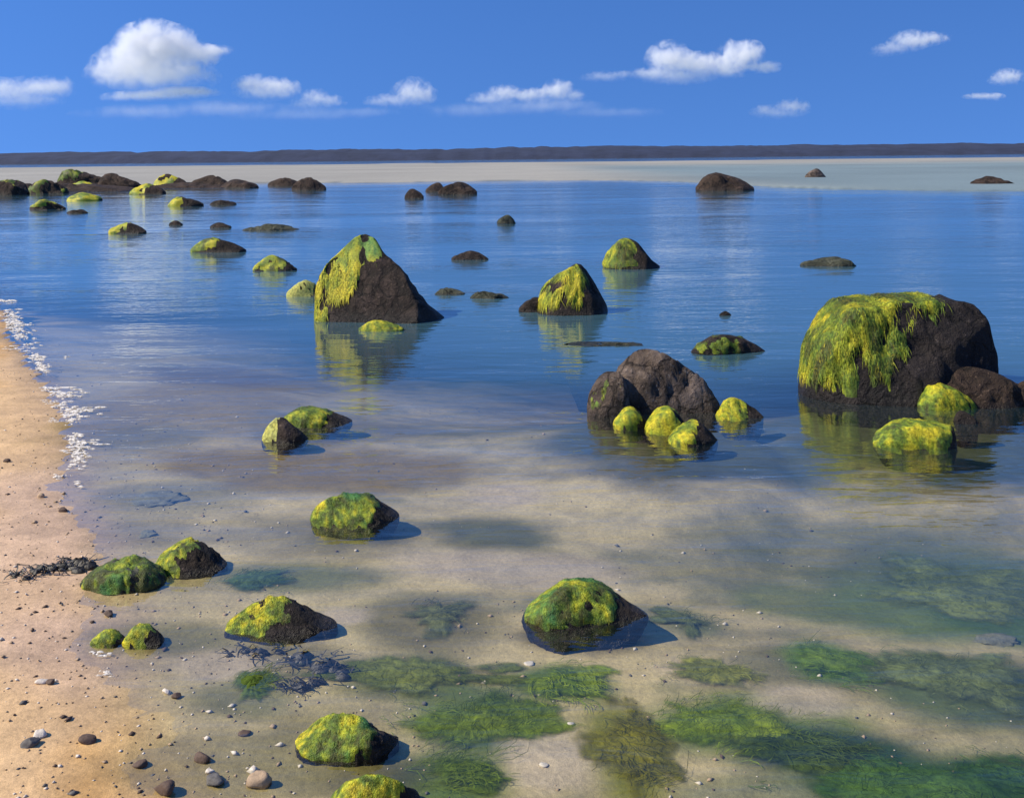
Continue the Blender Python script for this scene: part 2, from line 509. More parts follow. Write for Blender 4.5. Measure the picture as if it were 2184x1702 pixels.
# pale sand showing between the weed
for (x0, x1, y0, y1) in [(1050, 1290, 1520, 1720), (780, 1420, 1165, 1260), (1570, 1860, 1455, 1545), (940, 1200, 1030, 1085), (680, 800, 1290, 1340),
                         (1380, 1560, 1400, 1450), (300, 620, 1380, 1460)]:
    zz = on_ground((x0 + x1) / 2, (y0 + y1) / 2).z
    a, b = on_level(x0, (y0 + y1) / 2, zz), on_level(x1, (y0 + y1) / 2, zz)
    f, g = on_level((x0 + x1) / 2, y1, zz), on_level((x0 + x1) / 2, y0, zz)
    cx, cyy, rx, ry = (a.x + b.x) / 2, (f.y + g.y) / 2, (b.x - a.x) / 2, (g.y - f.y) / 2
    q = np.sqrt(((xs - cx) / rx) ** 2 + ((ys - cyy) / ry) ** 2)
    sel = q < 1.7
    qq = q[sel] + 0.35 * fbm2(xs[sel] / rx * 1.5, ys[sel] / ry * 1.5 + cx, 71, 4)
    w = 0.75 * (1 - smooth(0.5, 1.1, qq))
    cols[sel] = cols[sel] * (1 - w)[:, None] + np.array((0.54, 0.43, 0.30))[None] * w[:, None]
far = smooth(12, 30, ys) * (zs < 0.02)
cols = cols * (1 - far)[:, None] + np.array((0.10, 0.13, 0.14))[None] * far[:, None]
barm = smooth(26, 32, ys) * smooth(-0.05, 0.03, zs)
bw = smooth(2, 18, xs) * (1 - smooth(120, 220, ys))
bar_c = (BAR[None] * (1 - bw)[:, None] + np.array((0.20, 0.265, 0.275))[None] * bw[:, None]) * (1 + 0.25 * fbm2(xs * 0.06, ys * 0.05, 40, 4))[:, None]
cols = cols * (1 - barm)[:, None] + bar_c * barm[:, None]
wet = smooth(0.05, -0.01, zs) if False else 1 - smooth(-0.01, 0.05, zs)
wet = np.maximum(wet, barm * 0.4)

cols = cols * (1 - 0.26 * wet * (1 - smooth(0.05, 0.5, ds)) * (ys < 30))[:, None]
V = np.stack([xs, ys, zs], -1)
idx = np.arange(len(xs)).reshape(NY, NX)
quads = np.stack([idx[:-1, :-1], idx[:-1, 1:], idx[1:, 1:], idx[1:, :-1]], -1).reshape(-1, 4)
qd = ds[quads].mean(1); qy = ys[quads].mean(1); qz = zs[quads].mean(1)
is_bar = (qy > 28) & (qz > -0.25) & (qd > 0)
is_beach = (~is_bar) & (qd < 0.0)
is_bed = ~(is_bar | is_beach)
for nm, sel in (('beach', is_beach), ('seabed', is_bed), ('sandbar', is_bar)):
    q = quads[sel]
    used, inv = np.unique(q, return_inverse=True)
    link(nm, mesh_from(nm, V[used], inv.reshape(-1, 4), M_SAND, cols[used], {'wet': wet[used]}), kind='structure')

# water: one level sheet
WX = 0.9 * np.sinh(9.1 * np.linspace(-1, 1, 200)) * 0.9
WY = np.concatenate([np.linspace(-30, 1.0, 10), 1.2 + 0.42 * (np.exp(9.2 * np.linspace(0, 1, 300)) - 1)])
wxx, wyy = np.meshgrid(WX, WY)
wz = ground_z(wxx.ravel(), wyy.ravel())
wv = np.stack([wxx.ravel(), wyy.ravel(), np.zeros(wxx.size)], -1)
wi = np.arange(wxx.size).reshape(wxx.shape)
wq = np.stack([wi[:-1, :-1], wi[:-1, 1:], wi[1:, 1:], wi[1:, :-1]], -1).reshape(-1, 4)
keep = wz[wq].min(1) < 0.03
wq = wq[keep]
used, inv = np.unique(wq, return_inverse=True)
link('sea_water', mesh_from('sea_water', wv[used], inv.reshape(-1, 4), M_WATER, None, {'depth': np.clip(-wz[used], 0, 5)}), kind='structure')

# far wooded coast across the bay
cx_ = np.linspace(-2600, 2600, 1300)
cy_ = np.linspace(1500, 1900, 16)
CX, CY = np.meshgrid(cx_, cy_)
prof = np.sin(np.linspace(0.0, math.pi, 16))[:, None]
ridge = 19 + 3.5 * fbm2(cx_ * 0.0022, cx_ * 0, 61, 3) + 2.6 * fbm2(cx_ * 0.035, cx_ * 0, 62, 4, 0.65) + 3 * np.clip(fbm2(cx_ * 0.008, cx_ * 0, 66, 2), 0, 1)
CZ = -1 + (ridge[None] + 1.5 * fbm2(CX.ravel() * 0.05, CY.ravel() * 0.05, 63, 3).reshape(CX.shape)) * np.clip(prof, 0, 1) ** 0.5
cv = np.stack([CX.ravel(), CY.ravel(), CZ.ravel()], -1)
ci = np.arange(CX.size).reshape(CX.shape)
cq = np.stack([ci[:-1, :-1], ci[:-1, 1:], ci[1:, 1:], ci[1:, :-1]], -1).reshape(-1, 4)
link('distant_hills', mesh_from('distant_hills', cv, cq, M_COAST), kind='structure')

# ------------------------------------------------------------------ rocks
Y_ = np.array
YEL, LIME, GRN, OLV, EMR, PALE = (Y_((0.56, 0.47, 0.020)), Y_((0.30, 0.34, 0.018)), Y_((0.10, 0.17, 0.018)),
                                  Y_((0.065, 0.075, 0.014)), Y_((0.025, 0.20, 0.055)), Y_((0.55, 0.52, 0.16)))

def moss_colour(p, n, seed, tone, size):
    k = 3.2 / size
    a = fbm(p * k * 1.4, seed + 3, 4)
    b = fbm(p * k * 3.2, seed + 5, 4)
    st = fbm(p * k * np.array([7, 7, 1.0]), seed + 6, 3)
    g = np.clip(0.52 + 0.8 * a + 0.35 * b + 0.7 * st + tone.get('shift', 0) - 0.13, 0, 1)[:, None]
    c = np.where(g < 0.33, OLV + (GRN - OLV) * (g / 0.33),
        np.where(g < 0.62, GRN + (LIME - GRN) * ((g - 0.33) / 0.29), LIME + (YEL - LIME) * ((g - 0.62) / 0.38)))
    em = tone.get('emerald', 0.0)
    if em > 0:
        e = smooth(0.30 - em * 0.5, 0.55 - em * 0.4, fbm(p * k * 1.1 + 9.1, seed + 9, 3) + 0.25 * n[:, 0])[:, None]
        c = c * (1 - 0.55 * e) + EMR * 0.55 * e
    if tone.get('pale'):
        c = c * 0.45 + PALE * 0.55
    return c

def rock(name, label, prof, ybase, mat, cat='rock', group=None, depth=0.8, box=0.8, rough=0.06, facets=6, moss=None,
         under=None, lean=0.12, seed=0, ground=False, tone=None, strands=1.0, fslope=0.0):
    """prof: outline of the part above water as (px x, px y) from left to right; ybase: where its front meets the water."""
    rs = np.random.default_rng(1000 + seed)
    tone = tone or {}
    xs_ = [p[0] for p in prof]
    xm = (xs_[0] + xs_[-1]) / 2
    wpx = xs_[-1] - xs_[0]
    fr = on_ground(xm, ybase) if ground else on_level(xm, ybase, 0.0)
    z0 = fr.z if ground else 0.0
    hw = wpx / F0 * fr.y / 2
    D0 = hw * depth
    yc = fr.y + D0 * 0.92
    k = yc / F0
    hw = wpx * k / 2
    ctr = at_depth(xm, ybase, yc)
    px = np.array([(p[0] - xm) * k for p in prof])
    pz = np.array([max(at_depth(p[0], p[1], yc).z - z0, 0.0) for p in prof])
    if ybase > 1000:
        pz = pz * 0.88                       # seen from above, the far side of a low dome adds to its outline
    zmax = max(pz.max(), 0.02 * hw)
    size = 2 * hw
    vis = wpx * 1024 / W0
    n_u = int(np.clip(vis * 0.55, 14, 96)); n_t = int(np.clip(vis * 0.60, 16, 100))
    und = under if under is not None else (0.06 + 0.25 * hw)
    if not ground:
        und = max(und, -gz(ctr.x, yc) + 0.03) if yc < 14 else und
    t = 0.5 - 0.5 * np.cos(np.pi * np.linspace(0, 1, n_u + 1))
    verts, faces = [], []
    tp = (px - px[0]) / (px[-1] - px[0])
    prof_h = np.interp(t, tp, pz)
    # soften corners a little
    kern = np.array([0.25, 0.5, 0.25]); ph = prof_h.copy()
    ph[1:-1] = np.convolve(prof_h, kern, 'valid')
    ends = np.clip(np.minimum(t, 1 - t) / 0.02, 0, 1) ** 0.5
    Dx = D0 * np.clip(1 - np.abs(2 * t - 1) ** 2.6, 0, 1) ** 0.5
    th = np.linspace(0, 2 * np.pi, n_t, endpoint=False)
    P = []
    for i in range(1, n_u):
        c, s = np.cos(th), np.sin(th)
        yy = Dx[i] * np.sign(c) * np.abs(c) ** box
        up = ph[i] * np.abs(s) ** box
        dn = -1.45 * und * (0.12 + 0.88 * math.sin(math.pi * t[i]) ** 0.75) * np.abs(s) ** 0.9
        zz = np.where(s >= 0, up, dn)
        xx = np.full(n_t, -hw + 2 * hw * t[i])
        # lower body spreads a little below the waterline
        skn = fbm(np.stack([np.full(n_t, t[i] * 5.0), c * 2.2, s * 1.5 + seed], -1), seed + 80, 4, 0.6)
        yy = np.where(s < 0, yy * (1 + np.abs(s) * (0.30 + 0.75 * skn)), yy)
        xx = np.where(s < 0, xx * (1 + np.abs(s) * 0.20 * skn), xx)
        P.append(np.stack([xx, yy + lean * zz + fslope * zz * 0, zz], -1))
    P = np.concatenate(P)
    P = np.concatenate([P, [[-hw, 0, 0.0], [hw, 0, 0.0]]])
    A, B = len(P) - 2, len(P) - 1
    # broken planes
    sc = np.array([hw, max(D0, 1e-3), zmax])
    Q = P / sc
    for _ in range(facets):
        d = rs.normal(size=3); d[2] = abs(d[2]) * 0.7 + 0.05; d[1] -= 0.4
        d /= np.linalg.norm(d)
        o = np.quantile(Q @ d, rs.uniform(0.80, 0.94))
        ex = np.clip(Q @ d - o, 0, None)
        Q -= (0.88 * ex)[:, None] * d[None]
    P = Q * sc
    off = rs.uniform(0, 50, 3)
    nr = P / sc; nr /= np.maximum(np.linalg.norm(nr, axis=1), 0.2)[:, None]
    am = np.clip(np.abs(P[:, 2]) / (0.25 * zmax) * 0.7 + 0.3, 0, 1)
    kk = 2.2 / size
    r1 = fbm(P * kk * 1.6 + off, seed, 4)
    r2 = 1 - np.abs(fbm(P * kk * 3.5 + off + 7, seed + 20, 4)) * 2
    disp = size * rough * (r1 * 0.85 + 0.50 * (r2 - 0.5) + 0.30 * fbm(P * kk * 9 + off, seed + 60, 4)) * am * 1.25
    P = P + nr * disp[:, None]
    for i in range(n_u - 1):
        sl = slice(i * n_t, (i + 1) * n_t)
        zz = P[sl, 2]
        P[sl, 0] = 0.75 * (-hw + 2 * hw * t[i + 1]) + 0.25 * P[sl, 0]
        mz_ = zz.max()
        if mz_ > 1e-4:
            kf = np.clip((ph[i + 1] + 0.25 * (mz_ - ph[i + 1])) / mz_, 0.6, 2.2)
            P[sl, 2] = np.where(zz > 0, zz * kf, zz)
    P[:, 0] = P[:, 0] - (P[:, 0].max() + P[:, 0].min()) / 2
    P[:, 0] *= hw / P[:, 0].max()
    for i in range(n_u - 2):
        a0, b0 = i * n_t, (i + 1) * n_t
        for j in range(n_t):
            j2 = (j + 1) % n_t
            faces.append((a0 + j, a0 + j2, b0 + j2, b0 + j))
    for j in range(n_t):
        j2 = (j + 1) % n_t
        faces.append((A, j2, j))
        l0 = (n_u - 2) * n_t
        faces.append((B, l0 + j, l0 + j2))
    wetv = 1 - smooth(0.0, 0.16 * zmax + 0.015, P[:, 2] + 0.03 * zmax * r1)
    if ground:
        wetv = wetv * 0.2
    me = mesh_from(name, P, faces, mat, None, {'wet': wetv})
    # outward orientation
    nv = np.zeros(len(P) * 3); me.vertices.foreach_get('normal', nv); nv = nv.reshape(-1, 3)
    if (nv * nr).sum() < 0:
        me.flip_normals(); nv = -nv
    if moss is None:
        o = link(name, me, None, label, cat, group)
        o.location = (ctr.x, yc, z0)
        return o
    o = link(name, None, None, label, cat, group)
    o.location = (ctr.x, yc, z0)
    link('stone_body', me, o)
    # -------- algae coat
    mz = P[:, 2] / zmax
    tt = (P[:, 0] + hw) / (2 * hw)
    nz = fbm(P * kk * 2.4 + off, seed + 31, 4, 0.6)
    streak = fbm(P * kk * np.array([5, 5, 0.8]) + off, seed + 37, 3)
    m = (moss.get('l', 0.6) * -nv[:, 0] + moss.get('t', 0.5) * nv[:, 2] + moss.get('f', 0.15) * -nv[:, 1]
         + moss.get('n', 0.75) * 1.5 * nz + 0.85 * streak + moss.get('b', 0.0))
    x0, x1 = moss.get('x', (-0.2, 0.75))
    x1 = moss.get('xb', x1 - 0.12) * (1 - np.clip(mz, 0, 1)) + x1 * np.clip(mz, 0, 1) + 0.10 * streak + 0.06 * nz
    m = m - 0.22 - 3.0 * np.clip((tt - x1) / 0.10, 0, 1) - 3.0 * np.clip((x0 - tt) / 0.12, 0, 1)
    zl = moss.get('z', 0.12)
    m = m - 2.2 * np.clip((zl + 0.18 * streak - mz) / 0.22, 0, 1.5)
    thick = 0.6 * size * moss.get('th', 0.016)
    fa = np.array([f if len(f) == 4 else (f[0], f[1], f[2], f[2]) for f in faces])
    fm = m[fa].max(1) > 0.0
    fsel = [faces[i] for i in np.nonzero(fm)[0]]
    cap_v, cap_f, cap_c = np.zeros((0, 3)), [], np.zeros((0, 3))
    if fsel:
        used = sorted({v for f in fsel for v in f})
        mp = {v: i for i, v in enumerate(used)}
        u = np.array(used)
        offm = thick * (np.clip(m[u] * 3, -0.5, 1) + 0.5 * fbm(P[u] * kk * 9, seed + 40, 3) * (m[u] > 0))
        cap_v = P[u] + nv[u] * offm[:, None]
        cap_f = [tuple(mp[v] for v in f) for f in fsel]
        cap_c = moss_colour(P[u], nv[u], seed, tone, size)
    # -------- trailing strands
    bvh = BVHTree.FromPolygons([tuple(v) for v in P.tolist()], faces)
    fc = P[fa].mean(1); fnrm = nv[fa].mean(1)
    e1 = P[fa[:, 1]] - P[fa[:, 0]]; e2 = P[fa[:, 2]] - P[fa[:, 0]]
    area = np.linalg.norm(np.cross(e1, e2), axis=1)
    wgt = area * np.clip(m[fa].mean(1) + 0.22, 0, 0.6) ** 1.3
    wgt = wgt * (fc[:, 2] > 0.03 * zmax)
    if moss.get('front_only', True):
        wgt = wgt * np.where(fnrm[:, 1] > 0.6, 0.25, 1)
    ns = int(strands * np.clip(vis * vis * 0.17 + 8 * vis, 60, 5600))
    sv, sf, scol = [], [], []
    base = 0
    if wgt.sum() > 0 and ns > 0:
        pick = rs.choice(len(fa), ns, p=wgt / wgt.sum())
        L0 = (moss.get('len', 0.16) * zmax + 0.02 * size) * 0.45
        tones = moss_colour(fc[pick], fnrm[pick], seed, tone, size)
        for q, fi in enumerate(pick):
            w4 = rs.dirichlet((1, 1, 1, 1))
            p = (P[fa[fi]] * w4[:, None]).sum(0)
            n = fnrm[fi] / max(np.linalg.norm(fnrm[fi]), 1e-6)
            g = np.array([rs.normal(0, 0.22), rs.normal(0, 0.22) - 0.15, -1.0])
            L = L0 * rs.uniform(0.4, 1.3)
            wd = L * rs.uniform(0.010, 0.026) + 0.0006 * size
            cc = np.clip(tones[q] * rs.uniform(0.6, 1.45) + (YEL - tones[q]) * max(0, rs.normal(0.0, 0.22)), 0.004, 0.75)
            pts3 = []
            cur = p.copy()
            for s_ in range(4):
                lf = thick * (1.2, 1.5, 1.1, 0.5)[s_]
                loc, nn, _, _ = bvh.find_nearest(Vector(cur))
                if loc is None:
                    break
                nn = np.array(nn)
                if nn @ n < 0 and s_ == 0: nn = -nn
                if nn @ nr[fa[fi][0]] < 0: nn = -nn
                pos = np.array(loc) + nn * lf
                pts3.append((pos, nn))
                d = g - nn * (g @ nn)
                d /= max(np.linalg.norm(d), 1e-5)
                cur = np.array(loc) + d * (L / 3)
            if len(pts3) < 4: continue
            b0 = base + len(sv)
            for s_, (pos, nn) in enumerate(pts3):
                d = pts3[min(s_ + 1, 3)][0] - pts3[max(s_ - 1, 0)][0]
                side = np.cross(d, nn); side /= max(np.linalg.norm(side), 1e-6)
                w_ = wd * (0.7, 1.0, 0.75, 0.15)[s_]
                sv.append(pos - side * w_); sv.append(pos + side * w_)
                scol.append(cc); scol.append(cc * 0.92)
            for s_ in range(3):
                a = b0 + 2 * s_
                sf.append((a, a + 1, a + 3, a + 2))
    if len(cap_v) + len(sv) == 0:
        return o
    par = o
    if len(cap_v):
        par = link('algae_coat', mesh_from('algae_coat', cap_v, cap_f, M_MOSS, cap_c), o)
    if sv:
        link('algae_strands', mesh_from('algae_strands', np.array(sv), sf, M_MOSS, np.array(scol)), par, kind='stuff')
    return o

def dome(x0, x1, yt, yb, peak=0.45, shoulder=0.72):
    """a plain rounded outline, left foot to right foot"""
    h = yb - yt
    w = x1 - x0
    base = yb - 0.20 * h
    return [(x0, base), (x0 + 0.08 * w, yb - 0.45 * h), (x0 + (peak - 0.18) * w, yb - (0.5 + shoulder / 2) * h), (x0 + peak * w, yt),
            (x0 + (peak + 0.2) * w, yb - (0.55 + shoulder / 2.4) * h), (x0 + 0.86 * w, yb - 0.5 * h), (x1, base)]

# --- the big ones
rock('boulder', 'tall peaked boulder in the bay with yellow green algae down its left side',
     [(671, 668), (674, 600), (688, 566), (718, 538), (744, 510), (768, 500), (796, 513), (815, 546), (848, 572), (866, 592), (888, 628), (914, 655), (948, 684)],
     694, M_DARK, 'boulder', depth=0.62, box=0.85, rough=0.045, facets=7, seed=1, lean=0.25,
     moss=dict(l=0.7, t=0.5, f=0.15, n=0.5, b=0.18, x=(-0.2, 0.62), xb=0.04, z=0.02, len=0.20), tone=dict(shift=0.22, emerald=0.12))
rock('stone', 'low green mossy hump awash at the front foot of the tall peaked boulder',
     dome(765, 862, 684, 706, 0.4), 708, M_DARK, 'stone', depth=0.35, seed=40, facets=2, rough=0.04,
     moss=dict(l=0.4, t=0.9, f=0.4, b=0.4, x=(-0.2, 1.1), z=-0.2), tone=dict(shift=-0.05))
rock('stone', 'small pale green stone touching the left foot of the tall peaked boulder',
     dome(612, 690, 598, 634, 0.5), 634, M_DARK, 'stone', depth=0.7, seed=2, facets=3,
     moss=dict(l=0.7, t=0.6, b=0.35, x=(-0.2, 0.8), z=0.0), tone=dict(pale=True, shift=0.2))
rock('boulder', 'pointed dark boulder with two bright yellow algae streaks, right of the tall peaked one',
     [(1140, 655), (1148, 612), (1165, 596), (1190, 580), (1222, 566), (1238, 561), (1254, 578), (1268, 600), (1285, 628), (1300, 655)],
     673, M_DARK, 'boulder', depth=0.7, rough=0.05, facets=6, seed=3, lean=0.2,
     moss=dict(l=0.45, t=0.05, f=0.5, n=1.1, b=-0.16, x=(0.05, 0.70), xb=0.62, z=0.26, len=0.4), tone=dict(shift=0.2))
rock('rock', 'low black ledge at the left foot of the pointed boulder with two yellow streaks',
     [(1106, 660), (1118, 645), (1138, 634), (1152, 636), (1170, 650), (1182, 662)], 668, M_DARK, 'rock', depth=0.7, seed=4, facets=3, rough=0.08)
rock('boulder', 'round topped boulder with an olive face, farthest of the mossy boulders right of centre',
     [(1284, 562), (1300, 535), (1318, 515), (1342, 509), (1364, 518), (1380, 540), (1390, 556), (1410, 567)], 576, M_DARK, 'boulder', depth=0.75, seed=5, facets=5,
     moss=dict(l=0.6, t=0.1, f=0.45, n=0.7, b=0.02, x=(-0.2, 0.62), z=0.12, len=0.3), tone=dict(shift=0.02))
rock('rock', 'low flat dark rock with a thin green band, beyond the bare brown boulder',
     [(1466, 748), (1490, 730), (1515, 717), (1550, 713), (1590, 722), (1618, 738), (1632, 750)], 758, M_DARK, 'rock', depth=0.62, seed=6, facets=4, rough=0.05,
     moss=dict(l=0.3, t=0.3, f=0.3, n=1.1, b=-0.32, x=(0.1, 0.7), z=0.05), tone=dict(shift=-0.25))
rock('boulder', 'bare grey brown boulder with no algae standing behind small yellow green stones',
     [(1300, 872), (1308, 820), (1318, 782), (1338, 760), (1362, 746), (1392, 739), (1420, 743), (1448, 760), (1476, 782), (1502, 792), (1520, 826), (1537, 866)],
     893, M_BROWN, 'boulder', depth=0.62, box=0.75, rough=0.065, facets=16, seed=8, lean=0.2)
rock('boulder', 'smaller grey brown rock leaning on the left side of the bare brown boulder',
     [(1252, 872), (1258, 842), (1276, 812), (1300, 794), (1326, 792), (1338, 820), (1342, 850), (1346, 874)],
     892, M_BROWN, 'boulder', depth=0.9, box=0.75, rough=0.05, facets=6, seed=9,
     moss=dict(l=0.4, t=0.1, f=0.4, n=1.1, b=-0.75, x=(0.1, 0.8), z=0.2), tone=dict(shift=-0.2), strands=0.4)
G1 = 'small yellow green stones at the foot of the brown boulder'
rock('stone', 'mossy stone under the left rock of the brown boulder, leftmost of four small ones',
     dome(1308, 1386, 868, 916, 0.48), 916, M_DARK, 'stone', G1, depth=0.8, seed=10, facets=4,
     moss=dict(l=0.7, t=0.7, b=0.2, x=(-0.2, 0.78), z=0.0), tone=dict(shift=0.2))
rock('stone', 'mossy stone in the middle of three before the bare brown boulder',
     dome(1376, 1468, 864, 926, 0.5), 926, M_DARK, 'stone', G1, depth=0.8, seed=11, facets=4,
     moss=dict(l=0.8, t=0.7, b=0.15, x=(-0.2, 0.78), z=0.0), tone=dict(shift=0.25))
rock('stone', 'mossy stone with its right half bare, nearest the viewer before the brown boulder',
     [(1424, 940), (1440, 922), (1470, 904), (1488, 898), (1502, 908), (1520, 926), (1532, 942)], 950, M_DARK, 'stone', G1, depth=0.7, seed=12, facets=4,
     moss=dict(l=0.9, t=0.6, b=0.15, x=(-0.2, 0.62), z=0.0), tone=dict(shift=0.3))
rock('stone', 'mossy stone standing apart at the right end of the bare brown boulder',
     dome(1527, 1628, 851, 897, 0.4), 897, M_DARK, 'stone', G1, depth=0.7, seed=13, facets=4,
     moss=dict(l=0.8, t=0.8, b=0.12, x=(-0.2, 0.68), z=0.0), tone=dict(shift=0.25))
rock('boulder', 'huge flat topped block draped with hanging yellow green algae on its left',
     [(1704, 850), (1718, 800), (1728, 748), (1745, 712), (1768, 690), (1786, 668), (1806, 652), (1850, 645), (1920, 641), (1990, 639), (2045, 641), (2072, 650),
      (2094, 680), (2098, 718), (2116, 752), (2120, 790), (2124, 830)],
     866, M_BLOCK, 'boulder', depth=0.62, box=0.40, rough=0.035, facets=3, seed=14, lean=0.12,
     moss=dict(l=0.75, t=0.65, f=0.32, n=0.75, b=0.10, x=(-0.2, 0.66), xb=0.26, z=0.26, len=0.20, th=0.012), tone=dict(shift=0.14), strands=1.25)
rock('rock', 'low brown ledge against the right foot of the huge flat topped block',
     [(1975, 850), (2010, 815), (2050, 793), (2085, 786), (2120, 794), (2150, 806), (2180, 826), (2200, 850)], 872, M_REEF, 'rock', depth=0.4, seed=15, facets=6, rough=0.06)
rock('rock', 'brown rock cut by the right edge, beside the huge flat topped block',
     [(2128, 848), (2150, 822), (2184, 806), (2230, 800), (2280, 812), (2330, 846)], 868, M_REEF, 'rock', depth=0.45, seed=16, facets=6, rough=0.05)
rock('stone', 'bright green mossy mound on the brown ledge at the foot of the huge block',
     dome(1958, 2082, 818, 876, 0.4), 876, M_DARK, 'stone', depth=0.5, seed=17, facets=3,
     moss=dict(l=0.4, t=0.7, f=0.3, b=0.5, x=(-0.2, 1.2), z=-0.1), tone=dict(shift=0.1))
rock('stone', 'long yellow green stone lying in the water in front of the huge block',
     [(1864, 945), (1880, 922), (1905, 905), (1950, 898), (2000, 902), (2034, 908), (2042, 930), (2038, 945)], 960, M_DARK, 'stone', depth=0.55, seed=18, facets=4, rough=0.04,
     moss=dict(l=0.5, t=0.9, f=0.3, b=0.3, x=(-0.2, 0.95), z=0.0), tone=dict(shift=0.18))
rock('stone', 'little black stone between the long green stone and the right edge',
     dome(2034, 2084, 876, 906, 0.45), 906, M_DARK, 'stone', depth=0.8, seed=19, facets=3)
# --- middle left
rock('stone', 'flat green stone lying behind a dark one, over the brown part of the bed',
     [(598, 900), (612, 882), (632, 870), (655, 869), (690, 876), (725, 890), (752, 904)], 910, M_DARK, 'stone', depth=0.55, seed=20, facets=3, rough=0.04,
     moss=dict(l=0.5, t=0.9, b=0.2, x=(-0.2, 0.72), z=0.0), tone=dict(shift=0.1))
rock('stone', 'dark stone with a pale green left edge in front of the flat green stone',
     [(558, 938), (572, 908), (588, 893), (606, 890), (625, 905), (645, 920), (658, 938)], 944, M_DARK, 'stone', depth=0.7, seed=21, facets=4, rough=0.05,
     moss=dict(l=0.9, t=0.3, b=-0.1, x=(-0.2, 0.42), z=0.0), tone=dict(shift=0.05, pale=True))
rock('stone', 'round green stone with an emerald patch, alone in the shallows left of centre',
     [(662, 1112), (668, 1086), (682, 1064), (702, 1048), (740, 1044), (778, 1052), (804, 1070), (826, 1088), (852, 1108)], 1124, M_DARK, 'stone', depth=0.7, seed=22,
     facets=4, rough=0.04, moss=dict(l=0.6, t=0.75, f=0.35, n=0.7, b=0.22, x=(-0.2, 0.80), z=0.05), tone=dict(shift=0.02, emerald=0.32))
# --- near the beach
rock('stone', 'dark stone with a bright yellow patch, behind the low sage green one by the beach',
     [(328, 1205), (338, 1178), (362, 1160), (395, 1152), (425, 1162), (448, 1180), (468, 1200), (484, 1212)], 1226, M_DARK, 'stone', depth=0.6, seed=23, facets=4,
     moss=dict(l=0.8, t=0.6, f=0.2, b=0.02, x=(-0.2, 0.55), z=0.05), tone=dict(shift=0.2))
rock('stone', 'low sage green stone at the edge of the beach beside the black weed',
     [(172, 1248), (190, 1222), (225, 1200), (270, 1193), (310, 1200), (340, 1220), (356, 1240)], 1262, M_SUNK, 'stone', depth=0.6, seed=24, facets=4, rough=0.06,
     moss=dict(l=0.4, t=0.7, f=0.3, n=1.0, b=0.15, x=(-0.2, 1.2), z=0.0), tone=dict(shift=-0.28, emerald=0.2))
rock('stone', 'mossy stone with loose dark weed spread before it, near the beach',
     [(480, 1346), (500, 1325), (535, 1300), (566, 1284), (600, 1281), (632, 1292), (660, 1312), (690, 1332), (722, 1350)], 1366, M_DARK, 'stone', depth=0.55, seed=25,
     facets=4, rough=0.04, moss=dict(l=0.8, t=0.6, f=0.25, n=0.6, b=0.05, x=(-0.2, 0.52), z=0.05), tone=dict(shift=0.16))
rock('stone', 'domed stone with a yellow green skirt of algae, alone in the shallows right of centre',
     [(1112, 1318), (1125, 1300), (1150, 1276), (1180, 1252), (1210, 1241), (1250, 1244), (1290, 1256), (1320, 1276), (1350, 1296), (1384, 1322)], 1342, M_DARK, 'stone',
     depth=0.6, seed=26, facets=4, rough=0.035, moss=dict(l=0.6, t=0.75, f=0.35, n=0.6, b=0.22, x=(-0.2, 0.76), z=0.10), tone=dict(shift=0.10, emerald=0.28))
rock('stone', 'round bright green stone near the bottom edge, behind a second one',
     [(632, 1600), (650, 1572), (680, 1540), (715, 1518), (750, 1510), (790, 1518), (822, 1540), (842, 1570), (852, 1600)], 1618, M_DARK, 'stone', depth=0.65, seed=27,
     facets=4, rough=0.045, moss=dict(l=0.5, t=0.7, f=0.45, n=0.7, b=0.2, x=(-0.2, 0.82), z=0.08), tone=dict(shift=-0.02, emerald=0.25))
rock('stone', 'yellow green stone cut by the bottom edge',
     [(700, 1725), (718, 1684), (745, 1650), (785, 1628), (820, 1632), (855, 1655), (880, 1690), (900, 1725)], 1752, M_DARK, 'stone', depth=0.65, seed=28, facets=4, rough=0.04,
     moss=dict(l=0.5, t=0.8, f=0.4, n=0.6, b=0.25, x=(-0.2, 0.85), z=0.05), tone=dict(shift=0.15))
rock('stone', 'smaller of two little yellow stones lying on the wet sand by the beach',
     dome(194, 268, 1340, 1376, 0.5), 1376, M_DARK, 'stone', 'two little yellow stones on the wet sand', depth=0.6, seed=29, facets=2,
     moss=dict(l=0.5, t=0.9, b=0.3, x=(-0.2, 0.9), z=0.0), tone=dict(shift=0.12))
rock('stone', 'larger of two little yellow stones on the wet sand, its right end dark',
     dome(262, 352, 1328, 1380, 0.4), 1380, M_DARK, 'stone', 'two little yellow stones on the wet sand', depth=0.6, seed=30, facets=3,
     moss=dict(l=0.5, t=0.9, b=0.25, x=(-0.2, 0.7), z=0.0), tone=dict(shift=0.1))
